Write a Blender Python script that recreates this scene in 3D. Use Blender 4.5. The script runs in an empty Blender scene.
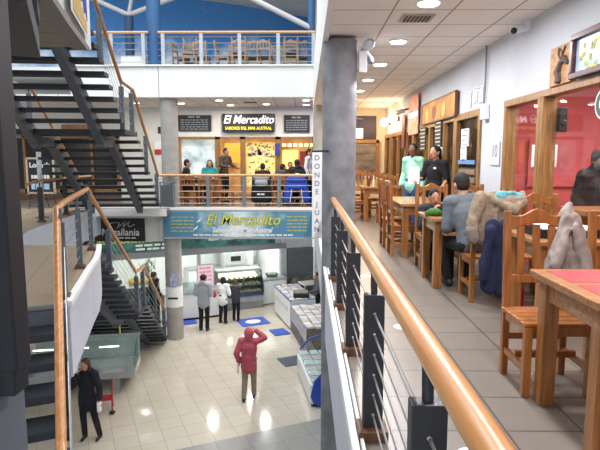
import bpy, bmesh, math, random
from mathutils import Vector, Matrix, noise
V = Vector; PI = math.pi
random.seed(7)
S = bpy.context.scene
COL = S.collection

# ------------------------------------------------------------------ camera, light, exposure
cam_d = bpy.data.cameras.new('camera'); cam = bpy.data.objects.new('camera', cam_d); COL.objects.link(cam)
cam_d.sensor_width = 36; cam_d.lens = 535 / 600 * 36; cam_d.clip_start = .02
cam.location = (0, 0, 1.42)
cam.rotation_euler = (PI / 2 - math.atan(67 / 535), 0, math.atan(6 / 535))
S.camera = cam
S.view_settings.view_transform = 'Standard'; S.view_settings.look = 'None'
S.view_settings.gamma = 1; S.view_settings.use_curve_mapping = False
S.view_settings.exposure = 0.3
W = bpy.data.worlds.new('world'); S.world = W; W.use_nodes = True
bg = W.node_tree.nodes['Background']; bg.inputs[0].default_value = (.86, .93, 1, 1); bg.inputs[1].default_value = .8

def area(name, loc, size, power, color=(1, 1, 1), rot=(0, 0, 0), size_y=None, shape='RECTANGLE', parent=None):
    d = bpy.data.lights.new(name, 'AREA'); d.energy = power; d.color = color; d.shape = shape
    d.size = size; d.size_y = size_y or size
    o = bpy.data.objects.new(name, d); COL.objects.link(o); o.location = loc; o.rotation_euler = rot
    if parent: o.parent = parent
    return o
area('skylight', (-3.6, 9.5, 9.0), 8, 1100, (.93, .97, 1), size_y=11)

# ------------------------------------------------------------------ materials
MATS = {}
def rgb(h):
    h = h.lstrip('#'); c = [int(h[i:i + 2], 16) / 255 for i in (0, 2, 4)]
    return tuple(x / 12.92 if x <= .04045 else ((x + .055) / 1.055) ** 2.4 for x in c) + (1,)
def base(name):
    m = bpy.data.materials.new(name); m.use_nodes = True; nt = m.node_tree
    return m, nt, nt.nodes['Principled BSDF']
def mat(name, col, rough=.6, var=.12, scale=6, metal=0, stretch=(1, 1, 1), bump=0, emit=0, spec=.5, col2=None, alpha=1, coat=0):
    if name in MATS: return MATS[name]
    m, nt, b = base(name); c = rgb(col)
    tc = nt.nodes.new('ShaderNodeTexCoord'); mp = nt.nodes.new('ShaderNodeMapping'); mp.inputs['Scale'].default_value = stretch
    nz = nt.nodes.new('ShaderNodeTexNoise'); nz.inputs['Scale'].default_value = scale; nz.inputs['Detail'].default_value = 4
    rp = nt.nodes.new('ShaderNodeValToRGB')
    c2 = rgb(col2) if col2 else tuple(x * (1 - var) for x in c[:3]) + (1,)
    rp.color_ramp.elements[0].color = c2; rp.color_ramp.elements[0].position = .3
    rp.color_ramp.elements[1].color = tuple(min(1, x * (1 + var * .5)) for x in c[:3]) + (1,); rp.color_ramp.elements[1].position = .7
    L = nt.links.new
    L(tc.outputs['Object'], mp.inputs[0]); L(mp.outputs[0], nz.inputs['Vector']); L(nz.outputs['Fac'], rp.inputs[0]); L(rp.outputs[0], b.inputs['Base Color'])
    b.inputs['Roughness'].default_value = rough; b.inputs['Metallic'].default_value = metal
    b.inputs['Specular IOR Level'].default_value = spec; b.inputs['Coat Weight'].default_value = coat
    if bump:
        bp = nt.nodes.new('ShaderNodeBump'); bp.inputs['Strength'].default_value = bump; bp.inputs['Distance'].default_value = .01
        L(nz.outputs['Fac'], bp.inputs['Height']); L(bp.outputs[0], b.inputs['Normal'])
    if emit:
        L(rp.outputs[0], b.inputs['Emission Color']); b.inputs['Emission Strength'].default_value = emit
    MATS[name] = m; return m
def glass(name, tint, clear=.8, rough=.03, fres=1.45):
    """a pane: mostly see-through, with mirror reflection"""
    if name in MATS: return MATS[name]
    m, nt, b = base(name); nt.nodes.remove(b)
    out = nt.nodes['Material Output']
    tr = nt.nodes.new('ShaderNodeBsdfTransparent'); tr.inputs[0].default_value = tuple(x * clear for x in rgb(tint)[:3]) + (1,)
    gl = nt.nodes.new('ShaderNodeBsdfGlossy'); gl.inputs['Roughness'].default_value = rough
    fr = nt.nodes.new('ShaderNodeFresnel'); fr.inputs[0].default_value = fres
    mx = nt.nodes.new('ShaderNodeMixShader'); L = nt.links.new
    ge = nt.nodes.new('ShaderNodeNewGeometry'); mm = nt.nodes.new('ShaderNodeMath'); mm.operation = 'SUBTRACT'; mm.use_clamp = True
    L(fr.outputs[0], mm.inputs[0]); L(ge.outputs['Backfacing'], mm.inputs[1]); L(mm.outputs[0], mx.inputs[0]); L(tr.outputs[0], mx.inputs[1]); L(gl.outputs[0], mx.inputs[2]); L(mx.outputs[0], out.inputs[0])
    MATS[name] = m; return m
def grid(name, c1, c2, line, tx, ty, mortar=.012, rough=.3, off=(0, 0, 0), rot=0, spec=.5, bump=.15, stain=.1, plane='XY'):
    m, nt, b = base(name); L = nt.links.new
    tc = nt.nodes.new('ShaderNodeTexCoord'); mp = nt.nodes.new('ShaderNodeMapping'); mp.vector_type = 'TEXTURE'
    mp.inputs['Location'].default_value = off; mp.inputs['Rotation'].default_value = (0, 0, rot)
    br = nt.nodes.new('ShaderNodeTexBrick'); br.offset = 0; br.squash = 1
    br.inputs['Scale'].default_value = 1; br.inputs['Brick Width'].default_value = tx; br.inputs['Row Height'].default_value = ty
    br.inputs['Mortar Size'].default_value = mortar / 2; br.inputs['Mortar Smooth'].default_value = .1; br.inputs['Bias'].default_value = 0
    br.inputs['Color1'].default_value = rgb(c1); br.inputs['Color2'].default_value = rgb(c2); br.inputs['Mortar'].default_value = rgb(line)
    nz = nt.nodes.new('ShaderNodeTexNoise'); nz.inputs['Scale'].default_value = 5; nz.inputs['Detail'].default_value = 5
    mx = nt.nodes.new('ShaderNodeMix'); mx.data_type = 'RGBA'; mx.blend_type = 'MULTIPLY'; mx.inputs['Factor'].default_value = stain
    L(tc.outputs['Object'], mp.inputs[0]); L(mp.outputs[0], br.inputs['Vector']); L(tc.outputs['Object'], nz.inputs['Vector'])
    L(br.outputs['Color'], mx.inputs['A']); L(nz.outputs['Fac'], mx.inputs['B']); L(mx.outputs['Result'], b.inputs['Base Color'])
    b.inputs['Roughness'].default_value = rough; b.inputs['Specular IOR Level'].default_value = spec
    if bump:
        bp = nt.nodes.new('ShaderNodeBump'); bp.inputs['Strength'].default_value = bump; bp.inputs['Distance'].default_value = .004; bp.invert = True
        L(br.outputs['Fac'], bp.inputs['Height']); L(bp.outputs[0], b.inputs['Normal'])
    return m
def emis(name, col, s):
    if name in MATS: return MATS[name]
    m, nt, b = base(name); b.inputs['Base Color'].default_value = rgb(col)
    b.inputs['Emission Color'].default_value = rgb(col); b.inputs['Emission Strength'].default_value = s
    MATS[name] = m; return m
def wood(name, c1, c2, rough=.4, coat=.2, st=(14, 14, 1.2), scale=3):
    return mat(name, c1, rough, .2, scale, col2=c2, stretch=st, coat=coat, bump=.05)

M_floor_up = grid('beige_floor_tile', '#736b62', '#7a7269', '#423d39', .4, .4, .012, .32, (.25, .26, 0), 0)
M_floor_lo = grid('cream_floor_tile', '#ccc4b6', '#c6beae', '#aaa092', .45, .45, .012, .1, (.15, .1, 0), math.radians(24.4), spec=.6)
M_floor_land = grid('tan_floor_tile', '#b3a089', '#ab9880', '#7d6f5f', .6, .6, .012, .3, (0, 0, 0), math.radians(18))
M_floor_gr = grid('grey_floor_tile', '#9d9b97', '#969591', '#858380', .6, .6, .014, .22, (0, 0, 0), math.radians(24.4))
M_ceil = grid('ceiling_tile', '#f3f0ec', '#eeebe6', '#a8a29c', .605, .605, .022, .9, (.27, .18, 0), spec=.1)
M_soffit = grid('soffit_board', '#8b877c', '#858176', '#5c5850', .8, .62, .02, .8, (0, .1, 0), math.radians(17), spec=.1)
M_white = mat('white_plaster', '#dcdcd8', .85, .04, 2)
M_hallwall = mat('pale_hall_paint', '#c3c7ce', .8, .05, 2)
M_fascia = mat('white_fascia_panel', '#e4e4e2', .7, .03, 2)
M_pale = mat('pale_lilac_panel', '#c4c5cf', .6, .06, 3)
M_conc = mat('grey_concrete', '#85868a', .8, .22, 5, bump=.1, col2='#6f7073')
M_conc2 = mat('warm_grey_column_paint', '#a09d97', .7, .12, 5, bump=.05)
M_steel = mat('charcoal_painted_steel', '#565c66', .5, .15, 8)
M_steel2 = mat('blue_grey_painted_steel', '#5a6069', .5, .15, 6)
M_tread = mat('dark_stair_tread', '#272b32', .5, .25, 10)
M_black = mat('black_painted_metal', '#1b1c20', .5, .2, 8)
M_post = mat('dark_rail_post', '#2b2b30', .45, .2, 12)
M_gpost = mat('grey_rail_post', '#74777b', .5, .1, 8)
M_cable = mat('steel_cable', '#b4b4b4', .3, .05, 8, metal=.8)
M_bolt = mat('steel_bolt', '#c9c9c9', .3, .05, 8, metal=.7)
M_rail = wood('varnished_rail_wood', '#c48a52', '#ad7138', .34, .3, (9, .7, 9))
M_rail2 = wood('pale_rail_wood', '#cf9f70', '#b58253', .35, .3)
M_blockw = wood('rail_base_wood', '#6d452b', '#4b2c1b', .5)
M_chair = wood('orange_varnished_pine', '#a46d38', '#7e4d22', .35, .35)
M_chaird = wood('dark_varnished_pine', '#a8672f', '#7f4b24', .35, .35)
M_table = wood('table_pine', '#ab7a4e', '#85572f', .35, .35, st=(1.5, 12, 12))
M_frame = wood('window_frame_pine', '#96703f', '#744f29', .45, .2)
M_red = mat('red_table_inset', '#b9434a', .35, .12, 9, coat=.3)
M_redwall = mat('red_shop_wall', '#cc6263', .8, .06, 2)
M_darkglass = glass('tinted_shop_glass', '#c9ccd0', .75, .03, 1.3)
M_redglass = glass('clear_shop_window', '#ffffff', .96, .02, 1.4)
M_clear = glass('clear_display_glass', '#e6f2f0', .93)
M_bluewall = mat('blue_mural_paint', '#3f76b4', .8, .1, 1.2)
M_bluecol = mat('blue_column_paint', '#28527f', .6, .1, 3)
M_roof = mat('grey_roof_underside', '#b2b0b0', .8, .08, 3)
M_skin = mat('tan_skin', '#b98a6c', .55, .08, 10)
M_skind = mat('brown_skin', '#7d543e', .55, .08, 10)
M_hair = mat('dark_brown_hair', '#17110f', .8, .3, 30, stretch=(8, 8, 1))
M_eye = mat('dark_eye', '#17120f', .3, 0, 5)
M_lip = mat('muted_lip', '#8a4a42', .5, .05, 5)
M_blackcloth = mat('black_cloth', '#17181b', .9, .3, 14, bump=.3)
M_blackdeep = mat('black_trouser_cloth', '#131316', .9, .2, 14)
M_jean = mat('blue_denim', '#33507e', .9, .2, 18)
M_shoe = mat('dark_shoe_leather', '#1c1a1a', .5, .2, 10)
M_tilewhite = grid('white_wall_tile', '#dfe4e2', '#d9dedc', '#c2c6c4', .3, .3, .01, .3)
M_whitegloss = mat('white_enamel', '#dfe3e6', .3, .03, 3)
M_paper = mat('white_paper', '#e9eaea', .7, .05, 6)
M_alu = mat('brushed_aluminium', '#b0b3b5', .35, .1, 6, metal=.5)
M_blue = mat('bright_blue_plastic', '#2346a8', .4, .1, 5)
M_bluemat = mat('blue_mat_rubber', '#3a58b4', .8, .1, 20)

# ------------------------------------------------------------------ mesh helpers
class MB:
    def __init__(s): s.v = []; s.f = []
    def add(s, vs, fs):
        n = len(s.v); s.v += [V(p) for p in vs]; s.f += [tuple(i + n for i in f) for f in fs]; return s
    def box(s, c, d, rz=0, R=None):
        R = R or Matrix.Rotation(rz, 3, 'Z'); c = V(c); h = V(d) / 2
        P = [c + R @ V((x * h.x, y * h.y, z * h.z)) for z in (-1, 1) for y in (-1, 1) for x in (-1, 1)]
        return s.add(P, [(0, 2, 3, 1), (4, 5, 7, 6), (0, 1, 5, 4), (2, 6, 7, 3), (0, 4, 6, 2), (1, 3, 7, 5)])
    def b2(s, lo, hi):
        lo = V(lo); hi = V(hi); return s.box((lo + hi) / 2, hi - lo)
    def beam(s, p0, p1, w, h, up=(0, 0, 1)):
        p0 = V(p0); p1 = V(p1); y = (p1 - p0); L = y.length; y.normalize(); x = y.cross(V(up)).normalized(); z = x.cross(y)
        R = Matrix((x, y, z)).transposed()
        return s.box((p0 + p1) / 2, (w, L, h), R=R)
    def prism(s, poly, a, b, ax=2):
        """polygon (2-D, counter-clockwise) pushed from a to b along axis ax"""
        def p(u, v, w): return {2: (u, v, w), 1: (u, w, v), 0: (w, u, v)}[ax]
        n = len(poly); P = [p(u, v, a) for u, v in poly] + [p(u, v, b) for u, v in poly]
        F = [tuple(range(n - 1, -1, -1)), tuple(range(n, 2 * n))] + [(i, (i + 1) % n, n + (i + 1) % n, n + i) for i in range(n)]
        if ax == 1: F = [f[::-1] for f in F]
        return s.add(P, F)
    def tube(s, pts, r, n=12, cap=True):
        pts = [V(p) for p in pts]; k = len(pts); rs = r if isinstance(r, (list, tuple)) else [r] * k
        d0 = (pts[1] - pts[0]).normalized(); u = d0.orthogonal().normalized(); P = []
        for i, p in enumerate(pts):
            d = ((pts[min(i + 1, k - 1)] - p).normalized() + (p - pts[max(i - 1, 0)]).normalized()).normalized()
            u = (u - d * u.dot(d)).normalized(); w = d.cross(u)
            sc = 1
            if 0 < i < k - 1: sc = 1 / max(.5, d.dot((pts[i + 1] - p).normalized()))
            for j in range(n):
                a = 2 * PI * j / n; P.append(p + (u * math.cos(a) + w * math.sin(a)) * rs[i] * (sc if False else 1))
        F = [(i * n + j, i * n + (j + 1) % n, (i + 1) * n + (j + 1) % n, (i + 1) * n + j) for i in range(k - 1) for j in range(n)]
        if cap: F += [tuple(range(n - 1, -1, -1)), tuple((k - 1) * n + j for j in range(n))]
        return s.add(P, F)
    def lathe(s, prof, c=(0, 0, 0), n=20):
        c = V(c); P = []; k = len(prof)
        for r, z in prof: P += [c + V((r * math.cos(2 * PI * j / n), r * math.sin(2 * PI * j / n), z)) for j in range(n)]
        F = [(i * n + j, i * n + (j + 1) % n, (i + 1) * n + (j + 1) % n, (i + 1) * n + j) for i in range(k - 1) for j in range(n)]
        F += [tuple(range(n - 1, -1, -1)), tuple((k - 1) * n + j for j in range(n))]
        return s.add(P, F)
    def cap(s, a, b, r1, r2=None, lat=None, flat=1, n=10):
        """tapered capsule; FLAT squeezes it across the axis perpendicular to LAT"""
        r2 = r1 if r2 is None else r2; a = V(a); b = V(b); d = b - a
        if d.length < 1e-6: d = V((0, 0, 1e-4)); b = a + d
        w = d.normalized()
        if lat: u = (V(lat) - w * V(lat).dot(w)).normalized()
        else: u = w.orthogonal().normalized()
        t = w.cross(u); P = []; rings = []
        for q in (-75, -50, -25, 0): rings.append((a + w * r1 * flat ** .5 * math.sin(math.radians(q)), r1 * math.cos(math.radians(q))))
        for q in (0, 25, 50, 75): rings.append((b + w * r2 * flat ** .5 * math.sin(math.radians(q)), r2 * math.cos(math.radians(q))))
        for c, r in rings: P += [c + (u * math.cos(2 * PI * j / n) + t * math.sin(2 * PI * j / n) * flat) * r for j in range(n)]
        k = len(rings)
        F = [(i * n + j, i * n + (j + 1) % n, (i + 1) * n + (j + 1) % n, (i + 1) * n + j) for i in range(k - 1) for j in range(n)]
        F += [tuple(range(n - 1, -1, -1)), tuple((k - 1) * n + j for j in range(n))]
        return s.add(P, F)
    def ell(s, c, r, R=None, n=14, m=8):
        R = R or Matrix.Identity(3); c = V(c); P = []
        for i in range(1, m):
            th = PI * i / m - PI / 2
            for j in range(n):
                a = 2 * PI * j / n
                P.append(c + R @ V((r[0] * math.cos(th) * math.cos(a), r[1] * math.cos(th) * math.sin(a), r[2] * math.sin(th))))
        k = m - 1
        F = [(i * n + j, i * n + (j + 1) % n, (i + 1) * n + (j + 1) % n, (i + 1) * n + j) for i in range(k - 1) for j in range(n)]
        P += [c + R @ V((0, 0, -r[2])), c + R @ V((0, 0, r[2]))]; q = len(P)
        for j in range(n):
            F.append((q - 2, (j + 1) % n, j)); F.append((q - 1, (k - 1) * n + j, (k - 1) * n + (j + 1) % n))
        return s.add(P, F)
    def mesh(s, name, smooth=False):
        me = bpy.data.meshes.new(name); me.from_pydata([tuple(p) for p in s.v], [], s.f); me.update()
        if smooth:
            for p in me.polygons: p.use_smooth = True
        return me
    def build(s, name, m, parent=None, smooth=False, bev=0, label=None):
        o = bpy.data.objects.new(name, s.mesh(name, smooth)); COL.objects.link(o)
        if m: o.data.materials.append(m)
        if parent: o.parent = parent
        if bev:
            b = o.modifiers.new('bevel', 'BEVEL'); b.width = bev; b.segments = 2; b.limit_method = 'ANGLE'
        if smooth:
            e = o.modifiers.new('edge', 'EDGE_SPLIT'); e.split_angle = math.radians(40)
        if label: o['label'] = label
        return o
def tag(o, label=None, cat=None, group=None, kind=None):
    if label: o['label'] = label
    if cat: o['category'] = cat
    if group: o['group'] = group
    if kind: o['kind'] = kind
    return o
def thing(name, label, cat, loc=(0, 0, 0), rz=0, group=None):
    o = bpy.data.objects.new(name, None); COL.objects.link(o); o.location = loc; o.rotation_euler = (0, 0, rz); o.empty_display_size = .1
    return tag(o, label, cat, group)
def struct(name, mb, m, **k):
    return tag(mb.build(name, m, **k), kind='structure')
def copy_tree(o, parent=None):
    c = o.copy(); COL.objects.link(c); c.parent = parent
    for ch in list(o.children): copy_tree(ch, c)
    return c
def dup(root, loc, rz, label, group=None, scale=None):
    c = copy_tree(root); c.location = loc; c.rotation_euler = (0, 0, rz); c['label'] = label
    if group: c['group'] = group
    if scale: c.scale = scale
    return c
def text(body, name, m, parent, loc, rot, size, ext=.004, shear=0, align='CENTER', sx=1, bold=0):
    cu = bpy.data.curves.new(name, 'FONT'); cu.body = body; cu.size = size; cu.extrude = ext; cu.shear = shear; cu.offset = bold
    cu.align_x = align; cu.align_y = 'CENTER'; cu.resolution_u = 3
    t = bpy.data.objects.new(name + '_src', cu); COL.objects.link(t)
    dg = bpy.context.evaluated_depsgraph_get(); me = bpy.data.meshes.new_from_object(t.evaluated_get(dg))
    bpy.data.objects.remove(t); o = bpy.data.objects.new(name, me); COL.objects.link(o)
    me.materials.clear(); me.materials.append(m); o.location = loc; o.rotation_euler = rot; o.scale = (sx, 1, 1)
    if parent: o.parent = parent
    return o
FRONT = (PI / 2, 0, 0)                 # reads from -Y
def remesh(mb, name, m, parent, vox=.014, smooth=3, label=None):
    o = mb.build(name, m, parent)
    r = o.modifiers.new('r', 'REMESH'); r.mode = 'VOXEL'; r.voxel_size = vox; r.use_smooth_shade = True
    if smooth:
        q = o.modifiers.new('s', 'SMOOTH'); q.iterations = smooth; q.factor = .5
    dg = bpy.context.evaluated_depsgraph_get(); me = bpy.data.meshes.new_from_object(o.evaluated_get(dg))
    o.modifiers.clear(); old = o.data; o.data = me; bpy.data.meshes.remove(old)
    if not me.materials: me.materials.append(m)
    for p in me.polygons: p.use_smooth = True
    if label: o['label'] = label
    return o
def crumple(o, amp, sc, seed=0):
    """folds: pushes the surface along its normals by a stretched noise"""
    nn = [v.normal.copy() for v in o.data.vertices]
    for v, vn in zip(o.data.vertices, nn):
        q = v.co; n = noise.noise(V((q.x * sc + seed, q.y * sc, q.z * sc * .35))); n2 = noise.noise(V((q.x * sc * 2.3, q.y * sc * 2.3 + seed, q.z * sc * 1.1)))
        v.co = q + vn * amp * (n + .5 * n2)
    return o
def dashes(mb, x0, x1, z, h, y, n=4, th=.006):
    """a line of lettering too small to read: word-long strokes"""
    x = x0; L = (x1 - x0)
    ws = [random.uniform(.6, 1.4) for _ in range(n)]; t = sum(ws) * 1.25
    for w in ws:
        w = w / t * L; mb.b2((x, y - th, z - h / 2), (x + w, y, z + h / 2)); x += w * 1.25

# ------------------------------------------------------------------ the building
LZ = -3.98                                       # ground floor level; the middle floor is z = 0
RU = V((.912, .414, 0)); RN = V((.414, -.912, 0))  # ground floor axes, turned against the gallery
XW = 2.42                                        # gallery wall
struct('floor_gallery', MB().b2((.27, -1.2, -.25), (XW + .1, 15.25, 0)), M_floor_up)
struct('floor_balcony', MB().b2((-12, 15.25, -.25), (XW + .1, 18.3, 0)).b2((-6.5, 14.85, -.2), (-3.9, 15.25, 0)), M_floor_up)
struct('floor_lower', MB().b2((-16, 2, LZ - .2), (6, 26, LZ)), M_floor_lo)
g0 = V((-2.26, 9.42, 0)); gp = [g0 - RU * 12, g0 + RU * 9, g0 + RU * 9 + RN * 9, g0 - RU * 12 + RN * 9]
struct('floor_lower_grey', MB().prism([(p.x, p.y) for p in gp][::-1], LZ - .05, LZ + .004), M_floor_gr)
struct('ceiling_gallery', MB().b2((.27, -1.2, 2.9), (XW + .1, 16.6, 3.0)), M_ceil)
struct('ceiling_balcony', MB().b2((-12, 15.33, 3.1), (.3, 18.3, 3.2)), M_ceil)
struct('ceiling_lower', MB().b2((-12, 15.52, -.86), (.27, 26, -.3)).b2((.27, 2, -.95), (6, 26, -.3)), M_white)
struct('trim_upper_slab_edge', MB().b2((.2, -1.2, 2.84), (.27, 15.28, 3.95)), M_fascia)
struct('trim_gallery_slab_edge', MB().b2((.25, -1.2, -.92), (.27, 15.25, -.03)), M_pale)
struct('trim_gallery_edge_strip', MB().b2((.225, -1.2, -.04), (.262, 15.25, .03)).b2((.272, -1.2, 0), (.29, 15.25, .03)), M_fascia)
struct('trim_upper_balcony', MB().b2((-6.6, 15.27, 3.11), (-4.13, 15.33, 3.97)).b2((-4.11, 15.27, 3.11), (.2, 15.33, 3.97)).b2((-6.6, 15.2, 3.95), (.2, 15.36, 3.99)), M_fascia)
struct('floor_upper', MB().b2((-12, 15.33, 3.75), (.2, 20.2, 3.95)), M_white)
struct('trim_balcony', MB().b2((-6.5, 14.83, -.2), (-3.9, 14.85, .01)).b2((-6.6, 15.26, -.3), (-4.17, 15.3, -.03)).b2((-4.2, 15.26, -.9), (.27, 15.3, -.0)).b2((-6.6, 15.22, -.06), (.27, 15.3, .02)), M_fascia)
struct('wall_lower_left', MB().b2((-8.5, 15.42, -1.0), (-4.17, 15.5, -.3)), M_white)
# gallery wall, open where the windows and doors stand
wr = MB().b2((XW, -1.2, 2.1), (XW + .12, 16.6, 2.9)).b2((XW, 6.62, 0), (XW + .12, 7.5, 2.1)).b2((XW, -1.2, 0), (XW + .12, 1.0, 2.1))
struct('wall_right', wr, M_hallwall)
struct('wall_gallery_end', MB().b2((.47, 16.5, 0), (XW, 16.6, 2.9)), mat('cream_end_wall', '#cdbfa6', .8, .05, 2))
# back wall of the balcony with openings
YB = 18.2; kb = YB / 17.3
wb = MB().b2((-4.95, YB, 2.13), (.35, YB + .12, 3.1)).b2((-4.95, YB, 0), (-4.36, YB + .12, 2.13)).b2((-10.6, YB, 2.2), (-4.95, YB + .12, 3.1)).b2((-12, YB, 0), (-10.6, YB + .12, 3.1)).b2((-6.3, YB, 0), (-4.95, YB + .12, 2.2))
struct('wall_back', wb, M_white)
struct('wall_balcony_right', MB().b2((.47, 15.75, 0), (.55, 18.3, 3.1)), mat('violet_wall', '#54518c', .8, .1, 3))
# upper level: mural wall and roof
def mural():
    m, nt, b = base('blue_cloud_mural'); L = nt.links.new
    tc = nt.nodes.new('ShaderNodeTexCoord'); nz = nt.nodes.new('ShaderNodeTexNoise'); nz.inputs['Scale'].default_value = 1.1; nz.inputs['Detail'].default_value = 6
    sp = nt.nodes.new('ShaderNodeSeparateXYZ'); L(tc.outputs['Object'], sp.inputs[0]); L(tc.outputs['Object'], nz.inputs['Vector'])
    mr = nt.nodes.new('ShaderNodeMapRange'); mr.inputs['From Min'].default_value = 4.2; mr.inputs['From Max'].default_value = 6.1; mr.inputs['To Min'].default_value = .3; mr.inputs['To Max'].default_value = -.22
    L(sp.outputs['Z'], mr.inputs['Value']); ad = nt.nodes.new('ShaderNodeMath'); L(nz.outputs['Fac'], ad.inputs[0]); L(mr.outputs[0], ad.inputs[1])
    rp = nt.nodes.new('ShaderNodeValToRGB'); e = rp.color_ramp.elements
    e[0].position = .42; e[0].color = rgb('#4a86c4'); e[1].position = .66; e[1].color = rgb('#dbe5ee')
    L(ad.outputs[0], rp.inputs[0]); L(rp.outputs[0], b.inputs['Base Color']); b.inputs['Roughness'].default_value = .9; return m
struct('wall_upper_back', MB().b2((-14, 20, 3.9), (.6, 20.2, 9)), mural())
struct('wall_upper_right', MB().b2((.3, 15.3, 3.95), (.5, 20, 7)), M_white)
rf = MB(); P = [(-2.4, 6.86), (.8, 6.3), (.8, 6.5), (-2.4, 7.06)]
rf.prism(P, 15.6, 20.3, 1); rf.prism([(-14, 8.4), (-2.4, 6.86), (-2.4, 7.06), (-14, 8.6)], 16.5, 20.3, 1)
struct('ceiling_upper', rf, M_roof)
for i, (a, b_, r) in enumerate([((-1.9, 15.7, 6.05), (.18, 15.6, 5.02), .075), ((-5.6, 17.5, 5.9), (-7.6, 17.2, 6.75), .07), ((-5.6, 17.5, 5.9), (-3.4, 17.3, 6.6), .07), ((-5.6, 17.5, 5.9), (-5.3, 17.6, 7.4), .06)]):
    struct('trim_%d' % (20 + i), MB().tube([a, b_], r, 12), M_roof, smooth=True)
# columns
def column(name, x, y, z0, z1, r, m):
    return struct(name, MB().lathe([(r, z0), (r, z1)], (x, y, 0), 32), m, smooth=True)
column('column_gallery', .42, 6.9, LZ, 2.86, .215, M_conc)
colL = column('column_balcony', -3.94, 15.6, LZ, 3.11, .245, M_conc2)
column('column_corner', .42, 15.5, -.9, 3.95, .22, M_conc2)
column('column_upper', -4.3, 15.62, 3.95, 8.3, .2, M_bluecol)
column('column_upper_back', -5.6, 17.5, 3.95, 5.85, .14, mat('navy_column_paint', '#22405f', .6, .1, 3))
column('column_upper_corner', .14, 15.62, 3.95, 6.6, .1, M_bluecol)
# ---- landings
PL = [(-2.37, 5.08), (-2.54, 5.7), (-2.71, 6.3), (-2.86, 6.85), (-3.0, 7.4), (-3.2, 8.0), (-3.42, 8.6)]
def ribbon(pts, t, z0, z1):
    mb = MB(); n = len(pts); A = []
    for i, p in enumerate(pts):
        a = V(pts[max(i - 1, 0)]); b = V(pts[min(i + 1, n - 1)]); d = (b - a).normalized(); A.append(V((p[0] + d.y * t, p[1] - d.x * t)))
    for i in range(n - 1):
        q = [pts[i], A[i], A[i + 1], pts[i + 1]]; mb.prism([tuple(k) for k in q], z0, z1)
    return mb
PF = [(-4.75, 8.6), (-5.42, 10.3), (-5.8, 13.3), (-5.95, 15.25), (-12, 15.25), (-12, .8), (-4.9, 3.95)]
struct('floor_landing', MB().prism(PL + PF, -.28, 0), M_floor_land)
struct('trim_landing_edge', ribbon(PL, .05, -.75, -.03), M_pale)
struct('trim_landing_strip', ribbon(PL, .075, -.03, .025), M_fascia)
fe = MB().beam((-4.9, 3.97, -.19), (-2.34, 5.09, -.19), .03, .3).beam((-2.36, 5.035, -.39), (-2.33, 5.05, -.39), .06, .7)
struct('trim_landing_front', fe, M_steel2)
struct('trim_landing_front_strip', MB().beam((-4.9, 3.95, -.005), (-2.34, 5.07, -.005), .05, .03), M_gpost)
struct('trim_left_floor_edge', MB().prism([(-5.42, 10.28), (-5.37, 10.28), (-5.75, 13.3), (-5.8, 13.3)], -.75, .02).prism([(-5.8, 13.3), (-5.75, 13.3), (-5.9, 15.2), (-5.95, 15.2)], -.75, .02).prism([(-4.77, 8.55), (-4.7, 8.6), (-5.37, 10.28), (-5.42, 10.28)], -.4, .02), mat('pale_blue_panel', '#c3cfdd', .5, .05, 3))
PU = [(-2.37, 5.08), (-2.54, 5.7), (-2.71, 6.3), (-2.85, 6.85), (-2.99, 7.4), (-3.08, 7.75)]
struct('ceiling_landing', MB().prism(PU + [(-8, 7.75), (-8, 2.6), (-4.9, 3.95)], 2.97, 3.98), M_soffit)
struct('trim_upper_landing_edge', ribbon(PU, .05, 2.93, 3.98), M_fascia)
struct('trim_upper_landing_soffit', ribbon([(x - .2, y) for x, y in PU], .19, 2.93, 2.965), mat('grey_soffit_border', '#77746d', .8, .05, 3))

# ------------------------------------------------------------------ stairs
def stair_run(root, top, d, n, rise, tr, width, first=1):
    """treads of one run; TOP is the right-hand upper edge, D the way down"""
    top = V(top); d = V(d).normalized(); left = V((-d.y, d.x, 0)) * -1
    if left.x > 0: left = -left
    ang = math.atan2(-left.y, -left.x)
    for k in range(first, n + 1):
        c = top + d * tr * (k - .5) + left * width / 2; c.z = top.z - rise * k - .035
        MB().box(c, (width, tr + .03, .07), ang).build('tread', M_tread, root)
    return left
def stair(name, label, top, d, width, landing, runs=(10, 10), rise=.181, tr=.28, offs=(.55, 1.84), m=M_steel, land_w=None, land_left=0):
    root = thing(name, label, 'staircase'); top = V(top); d = V(d).normalized()
    left = stair_run(root, top, d, runs[0], rise, tr, width)
    p1 = top + d * tr * runs[0]; p1.z = top.z - rise * (runs[0] + 1)
    p2 = p1 + d * landing
    ang = math.atan2(-left.y, -left.x)
    if landing:
        w = land_w or width
        MB().box((p1 + p2) / 2 + left * w / 2 - V((0, 0, .05)), (w, landing, .1), ang).build('landing_plate', M_tread, root)
    p3 = None
    if len(runs) > 1:
        stair_run(root, p2, d, runs[1], rise, tr, width)
        p3 = p2 + d * tr * runs[1]; p3.z = p2.z - rise * runs[1]
    dn = V((0, 0, 1))
    for o in offs:
        s = MB(); w, h = .15, .26
        a = top + left * o - dn * .27; b = p1 + left * o - dn * .24
        b = p1 + d * (.42 if landing and len(runs) > 1 else 0) + left * o - dn * .27
        s.beam(a, b, w, h); b = p1 + left * o - dn * .24
        if landing:
            c = p2 + left * o - dn * .24; s.beam(b + d * .2, c + d * .06, w, .2)
            if p3:
                e = p3 + left * o - dn * .16; s.beam(c, e, w, h)
        s.build('stringer', m, root)
    return root, p1, p2, p3
def E_(y): return -3.41 - .107 * (y - 8.9)
DF = V((-.107, 1, 0)).normalized()
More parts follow.
